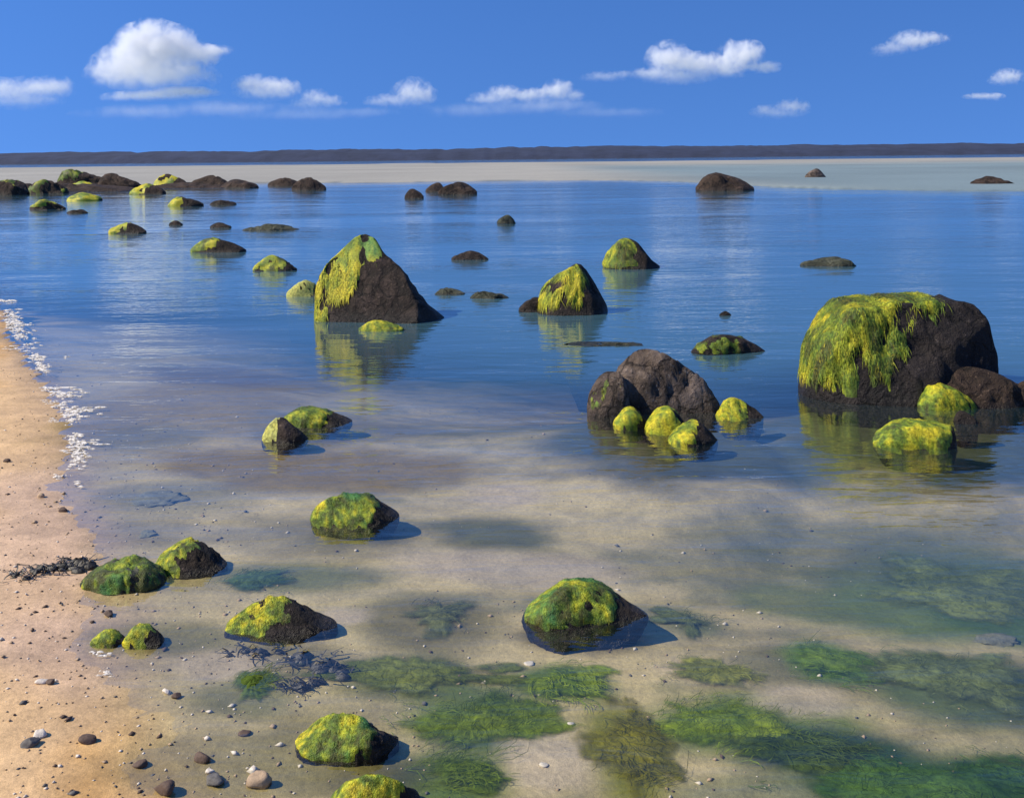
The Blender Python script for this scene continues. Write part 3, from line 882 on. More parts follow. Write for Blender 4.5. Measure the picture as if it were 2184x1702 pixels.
# --- reef and far rocks: (label, x0, x1, ytop, ybase, peak, moss or None)
G2 = 'brown reef rocks running out from the left'
mL = dict(l=0.7, t=0.6, f=0.2, n=0.8, b=-0.05, x=(-0.2, 0.55), z=0.05)
mT = dict(l=0.3, t=0.6, f=0.2, n=1.3, b=-0.48, x=(-0.2, 1.2), z=0.0)
FAR = [
    ('long brown base of the reef filling the gaps below its left rocks', -60, 316, 384, 412, 0.4, None, 0, M_REEF, G2),
    ('low brown shelf joining the right hand rocks of the reef', 300, 548, 386, 403, 0.35, None, 0, M_REEF, G2),
    ('olive topped reef rock cut by the left edge', 0 - 40, 60, 371, 417, 0.55, mT, -0.25, M_REEF, G2),
    ('long low reef rock with yellow smears between the leftmost and the highest reef rock', 52, 146, 374, 414, 0.5, mT, -0.05, M_REEF, G2),
    ('highest reef rock with an olive green crown', 122, 232, 351, 400, 0.28, dict(l=0.7, t=0.7, b=0.0, x=(-0.2, 0.45), z=0.35), -0.05, M_REEF, G2),
    ('low reef rock with a bright yellow top before the highest reef rock', 148, 210, 382, 404, 0.45, dict(l=0.4, t=0.9, f=0.4, b=0.5, x=(-0.2, 1.0), z=0), 0.3, M_REEF, G2),
    ('bare sloping reef rock right of the highest one', 206, 304, 361, 406, 0.3, None, 0, M_REEF, G2),
    ('pointed reef rock with a yellow foot in the middle of the reef', 328, 404, 362, 400, 0.32, dict(l=0.6, t=0.3, f=0.3, b=-0.1, x=(-0.2, 0.7), z=-0.2), 0.2, M_REEF, G2),
    ('dark reef rock with a yellow left end in front of the pointed one', 276, 354, 386, 415, 0.45, mL, 0.25, M_REEF, G2),
    ('long bare double humped reef rock', 398, 496, 368, 401, 0.55, None, 0, M_REEF, G2),
    ('bare tapering rock at the seaward end of the reef', 470, 552, 377, 402, 0.35, None, 0, M_REEF, G2),
    ('dark two peaked rock just off the end of the reef, left half', 570, 640, 376, 398, 0.5, None, 0, M_REEF, 'pair of dark rocks off the end of the reef'),
    ('dark rock sloping into the water off the end of the reef, right half', 622, 696, 377, 406, 0.45, None, 0, M_REEF, 'pair of dark rocks off the end of the reef'),
    ('yellow topped flat rock before the reef, below the highest reef rock', 142, 218, 407, 429, 0.4, dict(l=0.4, t=0.9, f=0.3, b=0.2, x=(-0.2, 1), z=0), 0.2, M_REEF, G2),
    ('yellow topped flat rock nearest the viewer before the reef', 62, 142, 421, 448, 0.45, dict(l=0.4, t=0.9, f=0.1, b=0.0, x=(-0.2, 0.8), z=0.3), 0.2, M_REEF, G2),
    ('thin black rock awash in front of the reef', 142, 190, 444, 456, 0.5, None, 0, M_DARK, G2),
    ('small rock with a yellow left side, alone in front of the pointed reef rock', 358, 434, 417, 441, 0.35, mL, 0.3, M_DARK, None),
    ('small bare dark rock right of the one with a yellow left side', 446, 504, 424, 438, 0.5, None, 0, M_DARK, None),
    ('small rock with a yellow patch, alone near the left edge', 230, 312, 472, 499, 0.5, mL, 0.2, M_DARK, None),
    ('tiny black rock awash, between the lone yellow patched rock and the thin ledge', 360, 390, 470, 481, 0.5, None, 0, M_DARK, None),
    ('little black sliver of rock awash left of the long flat ledge', 446, 494, 474, 487, 0.4, None, 0, M_DARK, None),
    ('long flat grey ledge awash behind the tall peaked boulder', 516, 640, 478, 493, 0.5, None, 0, M_SUNK, None),
    ('dark rounded rock with a green left shoulder left of the tall peaked boulder', 404, 526, 504, 540, 0.42, mL, 0.05, M_DARK, None),
    ('low striped green rock close to the left of the tall peaked boulder', 540, 634, 544, 580, 0.42, dict(l=0.5, t=0.7, f=0.3, b=0.05, x=(-0.2, 0.8), z=0.1), 0.1, M_DARK, None),
    ('small dark rock lowest and leftmost of the far trio in mid bay', 862, 904, 401, 424, 0.4, None, 0, M_REEF, 'far trio of dark rocks in mid bay'),
    ('small dark rock leaning on the biggest of the far trio in mid bay', 906, 950, 388, 410, 0.6, None, 0, M_REEF, 'far trio of dark rocks in mid bay'),
    ('biggest dark rock of the far trio in mid bay', 934, 1018, 384, 416, 0.5, None, 0, M_REEF, 'far trio of dark rocks in mid bay'),
    ('small dark brown rock awash right of the tall peaked boulder tip', 962, 1044, 533, 556, 0.55, None, 0, M_DARK, None),
    ('flat grey rubble rock awash, left one of two beside the tall boulder', 918, 992, 601, 630, 0.4, None, 0, M_SUNK, None),
    ('flat grey rubble rock awash, right one of two beside the tall boulder', 998, 1086, 606, 639, 0.4, None, 0, M_SUNK, None),
    ('dark brown wedge shaped rock standing alone before the sandbar', 1484, 1610, 364, 408, 0.35, None, 0, M_REEF, None),
    ('faint pale brown rock on the sandbar', 1716, 1762, 358, 381, 0.6, None, 0, M_BROWN, None),
    ('low dark rock near the right edge before the sandbar', 2070, 2162, 375, 396, 0.5, None, 0, M_REEF, None),
    ('low dark rock awash in open water above the huge block', 1704, 1826, 548, 570, 0.7, None, 0, M_SUNK, None),
    ('faint grey green rock awash in mid bay, beyond the round topped boulder', 1058, 1102, 455, 478, 0.6, None, 0, M_SUNK, None),
    ('tiny dark rock awash left of the huge block', 1534, 1560, 663, 674, 0.5, None, 0, M_DARK, None),
    ('long thin dark ledge awash behind the bare brown boulder', 1200, 1404, 730, 746, 0.6, None, 0, M_SUNK, None),
]
for i, (lab, x0, x1, yt, yb, pk, ms, sh, mt, grp) in enumerate(FAR):
    low = 'rubble' in lab
    yt = yt + (0.40 if low else 0.16 if grp == G2 else 0.0) * (yb - yt)
    rock('rock', lab, dome(x0, x1, yt, yb, pk, 0.6), yb, mt, 'rock', grp, depth=0.55, seed=100 + 7 * i, facets=7, rough=0.12 if low else 0.08 if x1 - x0 < 200 else 0.03, moss=ms, tone=dict(shift=sh + 0.05), under=0.4)

# --- stones wholly under water
def sunk(label, x0, x1, yt, yb, mat, seed, moss=None, hgt=0.05):
    xm, ym = (x0 + x1) / 2, (yt + yb) / 2
    g = on_ground(xm, ym)
    k = g.y / F0
    rx = (x1 - x0) * k / 2
    ry = max((on_level(xm, yt, g.z).y - on_level(xm, yb, g.z).y) / 2, rx * 0.3)
    rs = np.random.default_rng(seed)
    n_u, n_t = 22, 40
    P, faces = [], []
    for i in range(n_u + 1):
        a = math.pi * i / n_u
        for j in range(n_t):
            b = 2 * math.pi * j / n_t
            P.append((math.sin(a) * math.cos(b), math.sin(a) * math.sin(b), math.cos(a)))
    P = np.array(P)
    nn = fbm(P * 1.7 + seed, seed, 4)
    S = P * np.array((rx, ry, min(hgt, max(-g.z * 0.6, 0.008))))
    S = S * (1 + 0.75 * nn)[:, None]
    for i in range(n_u):
        for j in range(n_t):
            j2 = (j + 1) % n_t
            faces.append((i * n_t + j, (i + 1) * n_t + j, (i + 1) * n_t + j2, i * n_t + j2))
    o = link('sunken_stone', mesh_from('sunken_stone', S, faces, mat, None, {'wet': np.full(len(S), 0.3)}), None, label, 'stone')
    o.location = (g.x, g.y, g.z)
    return o
M_BEDST = plain_mat('grey_green_bed_stone', (0.17, 0.165, 0.11), 0.85, 0.8, 35, 0.01)
sunk('flat grey green sunken stone in the shallows above the low sage green stone', 284, 386, 1050, 1082, M_BEDST, 401)
sunk('small sunken stone behind the stone with a bright yellow patch', 296, 334, 1132, 1150, M_BEDST, 402)
sunk('small flat grey sunken stone by the algae near the right edge', 2085, 2170, 1352, 1382, M_BEDST, 405, hgt=0.012)

# ------------------------------------------------------------------ algae mats on the bed
def film_mat():
    m, nt, out = new_mat('algae_film')
    at = N(nt, 'ShaderNodeAttribute', attribute_name='col')
    cv_ = N(nt, 'ShaderNodeAttribute', attribute_name='cover')
    geo = N(nt, 'ShaderNodeNewGeometry')
    n1 = noise(nt, geo.outputs['Position'], 38, 5, 0.7, 0.8)
    c = mixc(nt, 0.85, at.outputs['Color'], ramp(nt, n1.outputs[0], [(0.32, 0.45), (0.68, 1.4)]).outputs[0], 'MULTIPLY')
    d = N(nt, 'ShaderNodeBsdfDiffuse')
    nt.links.new(c, d.inputs['Color'])
    nt.links.new(bump(nt, n1.outputs[0], 0.6, 0.012), d.inputs['Normal'])
    t = N(nt, 'ShaderNodeBsdfTransparent')
    k = mathn(nt, 'ADD', cv_.outputs['Fac'], mathn(nt, 'MULTIPLY', mathn(nt, 'SUBTRACT', n1.outputs[0], 0.5), 0.5), clamp=True)
    k = mathn(nt, 'MULTIPLY', k, ramp(nt, cv_.outputs['Fac'], [(0.0, 0.0), (0.15, 1.0)]).outputs[0])
    x = N(nt, 'ShaderNodeMixShader')
    nt.links.new(k, x.inputs[0]); nt.links.new(t.outputs[0], x.inputs[1]); nt.links.new(d.outputs[0], x.inputs[2])
    nt.links.new(x.outputs[0], out.inputs['Surface'])
    return m
M_FILM = film_mat()
def algae_mat(label, x0, x1, y0, y1, c1, c2, seed, n=420):
    xm, ym = (x0 + x1) / 2, (y0 + y1) / 2
    g = on_ground(xm, ym)
    k = g.y / F0
    rx = 1.25 * (x1 - x0) * k / 2
    ry = 1.2 * (on_level(xm, y0, g.z).y - on_level(xm, y1, g.z).y) / 2
    rs = np.random.default_rng(seed)
    nr_, na = 44, 140
    vs_, cs, fs, al = [], [], [], []
    ang = np.linspace(0, 2 * np.pi, na, endpoint=False)
    edge = 1 + 0.75 * fbm(np.stack([np.cos(ang) * 1.5 + seed, np.sin(ang) * 1.5, ang * 0], -1), seed, 4, 0.6)
    def put(r, a):
        e = np.interp(a, ang, edge, period=2 * np.pi)
        return r * e * np.cos(a) * rx, r * e * np.sin(a) * ry
    for i in range(nr_ + 1):
        r = 1.35 * i / nr_
        x, y = put(np.full(na, r), ang)
        q3 = np.stack([x, y, x * 0], -1)
        z = ground_z(x + g.x, y + g.y) - g.z
        nn = fbm(q3 * 7 + seed, seed + 3, 5, 0.62)
        hh = 0.004 + 0.012 * np.clip(1 - r, 0, 1) * (1 + 0.9 * fbm(q3 * 18, seed, 3))
        vs_.append(np.stack([x, y, z + hh], -1))
        mixv = np.clip(0.5 + 1.2 * fbm(q3 * 9, seed + 2, 4), 0, 1)[:, None]
        cs.append(np.array(c1) * (1 - mixv) + np.array(c2) * mixv)
        al.append(smooth(0.0, 0.55, (1.12 - r) + 0.75 * nn) * (1 - smooth(1.15, 1.35, r)))
    vs_ = np.concatenate(vs_); cs = np.concatenate(cs); al = np.concatenate(al)
    for i in range(nr_):
        for j in range(na):
            j2 = (j + 1) % na
            fs.append((i * na + j, (i + 1) * na + j, (i + 1) * na + j2, i * na + j2))
    sv, sc_, sf = [], [], []
    n = int(n * 0.7)
    R_ = rs.uniform(0.0, 1.55, n) ** 0.62 * 1.15; A_ = rs.uniform(0, 2 * np.pi, n)
    x_, y_ = put(R_, A_)
    q3 = np.stack([x_, y_, x_ * 0], -1)
    ok = (1.05 - R_) + 1.3 * fbm(q3 * 6 + seed, seed + 8, 4, 0.6) + rs.normal(0, 0.12, n) > 0.12
    z_ = ground_z(x_ + g.x, y_ + g.y) - g.z + np.where(R_ < 0.8, 0.010, 0.002)
    swirl = rs.uniform(-0.4, 0.4) + 3.0 * fbm(q3 * 4 + seed, seed + 7, 3)
    tone_ = np.clip(0.45 + 1.2 * fbm(q3 * 7 + 3, seed + 9, 4), 0, 1.3)
    for q in range(n):
        if not ok[q]: continue
        x, y, z0 = x_[q], y_[q], z_[q]
        L = rs.lognormal(-3.2, 0.5); an = swirl[q] + rs.normal(0, 0.45)
        wd = rs.uniform(0.0006, 0.0016)
        cc = np.array(c1) + (np.array(c2) - np.array(c1)) * tone_[q]
        cc = np.clip(cc * rs.uniform(0.8, 1.25), 0.004, 0.6)
        b0 = len(vs_) + len(sv)
        bend = rs.normal(0, 0.5)
        px_, py_ = x, y
        for s_, h in enumerate((0.0, 0.006, 0.007, 0.002)):
            w_ = wd * (0.8, 1, 0.8, 0.2)[s_]
            nx_, ny_ = -math.sin(an) * w_, math.cos(an) * w_
            sv += [(px_ - nx_, py_ - ny_, z0 + h), (px_ + nx_, py_ + ny_, z0 + h + 0.001)]
            sc_ += [cc, cc]
            px_ += math.cos(an) * L / 3; py_ += math.sin(an) * L / 3; an += bend
        sf += [(b0 + 2 * k_, b0 + 2 * k_ + 1, b0 + 2 * k_ + 3, b0 + 2 * k_ + 2) for k_ in range(3)]
    me = mesh_from('algae_mat', np.concatenate([vs_, np.array(sv)]), fs + sf, M_FILM, np.concatenate([cs, np.array(sc_)]), {'cover': np.concatenate([al, np.full(len(sv), 0.6)])})
    o = link('algae_mat', me, None, label, 'algae', 'algae mats on the bed of the shallows')
    o.location = (g.x, g.y, g.z)
    return o
GA, GB = (0.10, 0.15, 0.008), (0.21, 0.27, 0.014)
OA, OB = (0.10, 0.095, 0.006), (0.20, 0.18, 0.010)
DA, DB = (0.035, 0.055, 0.008), (0.08, 0.115, 0.015)
algae_mat('bright green mat of algae under water below the domed stone', 1118, 1290, 1432, 1492, GA, GB, 501)
algae_mat('brightest green mat of algae, right of the middle between sand and dark weed', 1692, 1828, 1374, 1450, (0.07, 0.13, 0.01), (0.14, 0.21, 0.02), 502)
algae_mat('olive yellow mat of algae reaching up from the bottom edge beside pale sand', 1280, 1415, 1505, 1690, OA, OB, 503, 600)
algae_mat('wide green mat of algae right of the olive yellow one', 1420, 1700, 1500, 1595, GA, GB, 504, 600)
algae_mat('green mat of algae left of the pale sand at the bottom', 920, 1155, 1490, 1590, (0.08, 0.12, 0.008), (0.16, 0.21, 0.014), 505, 500)
algae_mat('green mat of algae beside the stone cut by the bottom edge', 905, 1055, 1615, 1695, (0.08, 0.12, 0.010), (0.15, 0.20, 0.016), 506)
algae_mat('blackish green mat of algae at the bottom, right of the wide green one', 1600, 1860, 1570, 1640, DA, DB, 507, 500)
algae_mat('deep green mat of algae filling the bottom right corner', 1800, 2240, 1620, 1760, (0.035, 0.080, 0.010), (0.08, 0.15, 0.020), 508, 700)
algae_mat('small faded green mat of algae behind the domed stone, on its right', 1425, 1512, 1300, 1355, (0.09, 0.11, 0.035), (0.13, 0.15, 0.05), 509, 200)
algae_mat('small square green mat of algae by the loose dark weed', 500, 580, 1432, 1485, (0.07, 0.11, 0.02), (0.12, 0.16, 0.03), 510, 160)
algae_mat('dim olive mat of algae behind the domed stone, on its left', 880, 1000, 1280, 1345, (0.10, 0.11, 0.04), (0.14, 0.15, 0.05), 511, 250)
algae_mat('thin dark green mat of algae in front of the round emerald stone', 470, 620, 1215, 1258, (0.06, 0.10, 0.04), (0.09, 0.14, 0.05), 512, 220)

algae_mat('pale olive mat of algae at the right edge, farthest from the viewer', 1850, 2180, 1215, 1320, (0.10, 0.12, 0.025), (0.19, 0.22, 0.05), 513, 200)
algae_mat('grey green mat of algae at the right edge beside the brightest green mat', 1860, 2170, 1385, 1510, (0.09, 0.11, 0.03), (0.17, 0.20, 0.06), 514, 200)
algae_mat('yellowish mat of algae between the domed stone and the wide green one', 1440, 1620, 1405, 1470, (0.16, 0.17, 0.03), (0.30, 0.29, 0.05), 515, 120)
algae_mat('long olive mat of algae behind the green ones, left of the domed stone', 740, 1020, 1405, 1480, (0.09, 0.11, 0.02), (0.16, 0.18, 0.035), 516, 160)
# ------------------------------------------------------------------ beach: weed, pebbles, foam
def weed(label, path, width, seed, lumps=26, ribbons=90, mat=M_WRACK):
    rs = np.random.default_rng(seed)
    pw = [on_ground(*p) for p in path]
    c = sum(pw, Vector()) / len(pw)
    v, f = [], []
    cum = np.linspace(0, 1, len(pw))
    def along(t):
        return np.array([np.interp(t, cum, [p[i] for p in pw]) for i in range(3)]) - np.array(c)
    for _ in range(lumps):
        t = rs.uniform(0, 1)
        p = along(t) + rs.normal(0, width * 0.35, 3) * (1, 1, 0)
        r = width * rs.uniform(0.18, 0.55) * (0.35 + t * 0.75)
        b0 = len(v)
        for i in range(5):
            a = math.pi * i / 4
            for j in range(8):
                b = 2 * math.pi * j / 8
                q = 1 + rs.normal(0, 0.18)
                v.append((p[0] + r * 1.3 * math.sin(a) * math.cos(b) * q, p[1] + r * math.sin(a) * math.sin(b) * q, p[2] + r * 0.8 * math.cos(a) * q))
        for i in range(4):
            for j in range(8):
                j2 = (j + 1) % 8
                f.append((b0 + i * 8 + j, b0 + (i + 1) * 8 + j, b0 + (i + 1) * 8 + j2, b0 + i * 8 + j2))
    for _ in range(ribbons):
        t = rs.uniform(0, 1)
        p = along(t) + rs.normal(0, width * 0.45, 3) * (1, 1, 0)
        an = rs.uniform(0, 2 * np.pi)
        L = width * rs.uniform(0.5, 1.6)
        wd = width * rs.uniform(0.03, 0.09)
        b0 = len(v)
        for s_ in range(5):
            u = s_ / 4
            an += rs.normal(0, 0.35)
            p = p + np.array((math.cos(an) * L / 4, math.sin(an) * L / 5, 0))
            h = width * 0.35 * math.sin(math.pi * u) * rs.uniform(0.3, 1) + 0.003
            w_ = wd * (1 - 0.6 * u)
            v.append((p[0] - math.sin(an) * w_, p[1] + math.cos(an) * w_, p[2] + h))
            v.append((p[0] + math.sin(an) * w_, p[1] - math.cos(an) * w_, p[2] + h + wd * 0.4))
        for s_ in range(4):
            a = b0 + 2 * s_
            f.append((a, a + 1, a + 3, a + 2))
    o = link('seaweed', mesh_from('seaweed', np.array(v), f, mat), None, label, 'seaweed')
    o.location = c
    return o
weed('black line of washed up weed on the sand leading to the low sage green stone', [(25, 1232), (70, 1226), (120, 1212), (160, 1205), (186, 1216)], 0.055, 601, 34, 90)
weed('loose dark weed spread in front of the mossy stone near the beach', [(495, 1400), (560, 1392), (620, 1405), (680, 1425), (745, 1440)], 0.055, 602, 26, 60)
weed('small tuft of dark brown weed near the end of the loose weed', [(605, 1462), (640, 1468), (690, 1450)], 0.04, 603, 8, 50)

def pebble(label, px, py, wpx, mat, seed, cat='pebble', name='pebble', flat=0.6, asp=0.8):
    g = on_ground(px, py)
    r = 0.88 * wpx * g.y / F0 / 2
    rs = np.random.default_rng(seed)
    n_u, n_t = 10, 16
    P, faces = [], []
    for i in range(n_u + 1):
        a = math.pi * i / n_u
        for j in range(n_t):
            b = 2 * math.pi * j / n_t
            P.append((math.sin(a) * math.cos(b), math.sin(a) * math.sin(b), math.cos(a)))
    P = np.array(P)
    for _ in range(9):
        d = rs.normal(size=3); d /= np.linalg.norm(d)
        ex = np.clip(P @ d - rs.uniform(0.5, 0.8), 0, None)
        P -= ex[:, None] * d * 0.9
    P = P * (1 + 0.22 * fbm(P * 1.8 + seed, seed, 3))[:, None] * np.array((r, r * asp, r * flat))
    for i in range(n_u):
        for j in range(n_t):
            j2 = (j + 1) % n_t
            faces.append((i * n_t + j, (i + 1) * n_t + j, (i + 1) * n_t + j2, i * n_t + j2))
    o = link(name, mesh_from(name, P, faces, mat), None, label, cat)
    o.location = (g.x, g.y, g.z + r * flat * 0.45)
    o.rotation_euler = (0, 0, rs.uniform(-0.6, 0.6))
    return o
pebble('white shell beside a dark brown pebble on the wet sand', 356, 1478, 26, M_PEB_W, 701, 'shell', 'shell')
pebble('dark brown pebble touching the white shell on the wet sand', 376, 1488, 26, M_PEB_B, 702)
pebble('dark pebble beside a pale one on the dry sand at the left', 108, 1458, 26, M_PEB_B, 703)
pebble('pale pebble left of a dark one on the dry sand', 88, 1456, 34, M_PEB_W, 704, flat=0.4)
pebble('flat brown stone on the edge of the dry sand, low at the left', 185, 1582, 50, M_PEB_B, 705, flat=0.45)
pebble('grey stone with pale rubble behind it, lowest left on the dry sand', 66, 1590, 50, M_PEB_G, 706, flat=0.5)
pebble('pale rubble stone behind the grey stone on the dry sand', 84, 1568, 42, M_PEB_W, 707, flat=0.5)
pebble('dark flat stone in the film of water at the foot of the sand', 302, 1632, 46, M_PEB_B, 708, flat=0.4)
pebble('tan and brown round stone at the bottom edge left of the two green stones', 550, 1675, 62, M_PEB_T, 709, flat=0.8)
pebble('brown round stone at the bottom edge on the dry sand', 352, 1690, 64, M_PEB_B, 710, flat=0.7)
pebble('brown stone with pale spots between the two round stones at the bottom', 432, 1622, 44, M_PEB_B, 711, flat=0.7)
pebble('pale pebble in front of the brown spotted stone', 448, 1648, 26, M_PEB_W, 712)
pebble('long brown stone below the brown spotted stone', 456, 1668, 66, M_PEB_G, 713, flat=0.4)
pebble('small brown pebble on a pale patch left of the round bright green stone', 522, 1566, 34, M_PEB_B, 714, flat=0.4)
pebble('pale flat stone left of the stone cut by the bottom edge', 735, 1690, 40, M_PEB_W, 715, flat=0.4)
pebble('white shell on the pale sand at the bottom, upper one of two', 1218, 1545, 20, M_PEB_W, 716, 'shell', 'shell', flat=0.4)
pebble('white shell on the pale sand at the bottom, lower one of two', 1160, 1632, 24, M_PEB_W, 717, 'shell', 'shell', flat=0.4)
pebble('white shell on the bed between the domed stone and the green algae mat', 1130, 1416, 30, M_PEB_W, 718, 'shell', 'shell', flat=0.25)
pebble('brown pebble on the sand by the waters edge, above the black weed', 135, 1090, 26, M_PEB_B, 719, flat=0.5)
pebble('little brown pebble on the upper beach at the left edge', 14, 985, 18, M_PEB_B, 720, flat=0.6)
pebble('reddish brown pebble on the upper beach near the foam', 86, 1060, 24, M_PEB_T, 721, flat=0.6)
pebble('tan pebble above the two little yellow stones on the sand', 232, 1312, 30, M_PEB_B, 722, flat=0.5)

# loose gravel and shell grit on the sand
rs = np.random.default_rng(77)
v, f, mi = [], [], []
oct_v = np.array([(1, 0, 0), (-1, 0, 0), (0, 1, 0), (0, -1, 0), (0, 0, 1), (0, 0, -1)], float)
oct_f = [(0, 2, 4), (2, 1, 4), (1, 3, 4), (3, 0, 4), (2, 0, 5), (1, 2, 5), (3, 1, 5), (0, 3, 5)]
gy_ = 2.0 + rs.exponential(2.2, 14000)
wide = np.arange(14000) >= 8000
gx_ = np.interp(gy_, SH_Y, SH_X) + np.where(wide, rs.uniform(0.2, 3.6, 14000), rs.normal(-0.15, 0.55, 14000))
gd_ = shore_d(gx_, gy_)
keep_ = (gy_ < 11) & np.where(wide, fbm2(gx_ * 1.5, gy_ * 1.5, 90, 3) > 0.0, gd_ < 0.9)
gi_ = np.nonzero(keep_)[0]
gi_ = np.concatenate([gi_[~wide[gi_]][:2600], gi_[wide[gi_]][:1100]])
gzz = ground_z(gx_, gy_)
for gi in gi_:
    x, y = gx_[gi], gy_[gi]
    r = rs.lognormal(-5.5, 0.45)
    p = np.array((x, y, gzz[gi] + r * 0.2))
    b0 = len(v)
    R = rs.uniform(0.6, 1.2, (6, 1)) * r
    a = rs.uniform(0, 6.28)
    vv = oct_v * R * np.array((1.2, 0.9, 0.6))
    ca, sa = math.cos(a), math.sin(a)
    for q in vv:
        v.append((p[0] + q[0] * ca - q[1] * sa, p[1] + q[0] * sa + q[1] * ca, p[2] + q[2]))
    f += [tuple(b0 + i for i in t_) for t_ in oct_f]
    mi += [int(rs.choice(4, p=(0.3, 0.4, 0.2, 0.1)))] * 8
link('gravel', mesh_from('gravel', np.array(v), f, [M_PEB_W, M_PEB_T, M_PEB_B, M_PEB_G], fmat=mi), kind='stuff')

# foam licking the sand
v, f = [], []
rs = np.random.default_rng(78)
FOAM = [(30, 690, 50), (45, 705, 30), (80, 765, 40), (105, 830, 70), (95, 860, 30), (120, 870, 60), (150, 880, 50), (165, 945, 60), (150, 955, 60), (165, 978, 36),
        (20, 745, 36), (130, 845, 40), (60, 735, 34), (110, 900, 26), (140, 968, 40), (120, 1020, 30), (200, 1395, 30), (215, 1440, 26), (240, 1370, 20)]
for (px, py, w) in FOAM:
    for _ in range(12):
        qx, qy = px + abs(rs.normal(0, w * 0.7)) - 0.2 * w, py + rs.normal(0, 3.5)
        p = on_level(qx, qy, 0.0)
        z = max(gz(p.x, p.y), 0.0)
        r = w * rs.uniform(0.03, 0.10) * p.y / F0
        b0 = len(v)
        na = 12
        el = rs.uniform(1.4, 4.0)
        v.append((p.x, p.y, z + 0.004))
        for ring, (rr, hh) in enumerate(((0.55, 0.004), (1.0, 0.0005))):
            for j in range(na):
                a = 2 * math.pi * j / na
                q = rr * (1 + rs.normal(0, 0.25))
                v.append((p.x + math.cos(a) * r * el * q, p.y + math.sin(a) * r * 0.9 * q, z + hh))
        for j in range(na):
            j2 = (j + 1) % na
            f.append((b0, b0 + 1 + j, b0 + 1 + j2))
            f.append((b0 + 1 + j, b0 + 1 + na + j, b0 + 1 + na + j2, b0 + 1 + j2))
sh_px = np.array(SHORE_PX, float)
for _ in range(900):
    py = 640 + 400 * rs.uniform() ** 1.3
    cl = fbm2(np.array([py * 0.035]), np.array([0.0]), 95, 3)[0]
    if cl < rs.normal(-0.05, 0.15): continue
    px = np.interp(py, sh_px[:, 1], sh_px[:, 0]) + rs.normal(4, 9) + 10 * cl
    p = on_level(px, py, 0.0)
    z = max(gz(p.x, p.y), 0.0)
    r = rs.uniform(1.0, 3.6) * p.y / F0
    b0 = len(v)
    el = rs.uniform(1.0, 3.5)
    v.append((p.x, p.y, z + 0.004 + 0.4 * r))
    for j in range(9):
        a = 2 * math.pi * j / 9
        q = 1 + rs.normal(0, 0.2)
        v.append((p.x + math.cos(a) * r * el * q, p.y + math.sin(a) * r * q, z + 0.0005))
    for j in range(9):
        f.append((b0, b0 + 1 + j, b0 + 1 + (j + 1) % 9))
link('sea_foam', mesh_from('sea_foam', np.array(v), f, M_FOAM), kind='stuff')

# ------------------------------------------------------------------ clouds: real bodies of vapour far out over the bay
def cloud_mat(name, dens, ext, bl):
    m, nt, out = new_mat(name)
    tcn = N(nt, 'ShaderNodeTexCoord')
    n1 = noise(nt, tcn.outputs['Object'], 3.0 / ext, 6, 0.66, 0.5)
    f = None
    for (bx, by, bz, rx, ry, rz) in bl:
        mp = N(nt, 'ShaderNodeMapping')
        mp.inputs['Location'].default_value = (-bx / rx, -by / ry, -bz / rz)
        mp.inputs['Scale'].default_value = (1 / rx, 1 / ry, 1 / rz)
        nt.links.new(tcn.outputs['Object'], mp.inputs['Vector'])
        ln = N(nt, 'ShaderNodeVectorMath', operation='LENGTH')
        nt.links.new(mp.outputs[0], ln.inputs[0])
        g = mathn(nt, 'SUBTRACT', 1.0, ln.outputs['Value'])
        f = g if f is None else mathn(nt, 'SMOOTH_MAX', f, g)
    # ragged, thinning base
    sx = N(nt, 'ShaderNodeSeparateXYZ')
    nt.links.new(tcn.outputs['Object'], sx.inputs[0])
    zlo = min(q[2] - q[5] for q in bl); zhi = max(q[2] + q[5] for q in bl)
    zf = N(nt, 'ShaderNodeMapRange')
    zf.inputs['From Min'].default_value = zlo + 0.15 * (zhi - zlo)
    zf.inputs['From Max'].default_value = zlo + 0.65 * (zhi - zlo)
    zf.inputs['To Min'].default_value = 0.12
    nt.links.new(sx.outputs['Z'], zf.inputs['Value'])
    h = mathn(nt, 'ADD', f, mathn(nt, 'MULTIPLY', mathn(nt, 'SUBTRACT', n1.outputs[0], 0.5), 2.6))
    mr = N(nt, 'ShaderNodeMapRange', interpolation_type='SMOOTHSTEP')
    mr.inputs['From Min'].default_value = 0.05
    mr.inputs['From Max'].default_value = 1.0
    nt.links.new(h, mr.inputs['Value'])
    pv = N(nt, 'ShaderNodeVolumePrincipled')
    pv.inputs['Color'].default_value = (1, 1, 1, 1)
    pv.inputs['Anisotropy'].default_value = 0.0
    nt.links.new(mathn(nt, 'MULTIPLY', mathn(nt, 'MULTIPLY', mr.outputs['Result'], zf.outputs['Result']), dens), pv.inputs['Density'])
    nt.links.new(pv.outputs[0], out.inputs['Volume'])
    return m

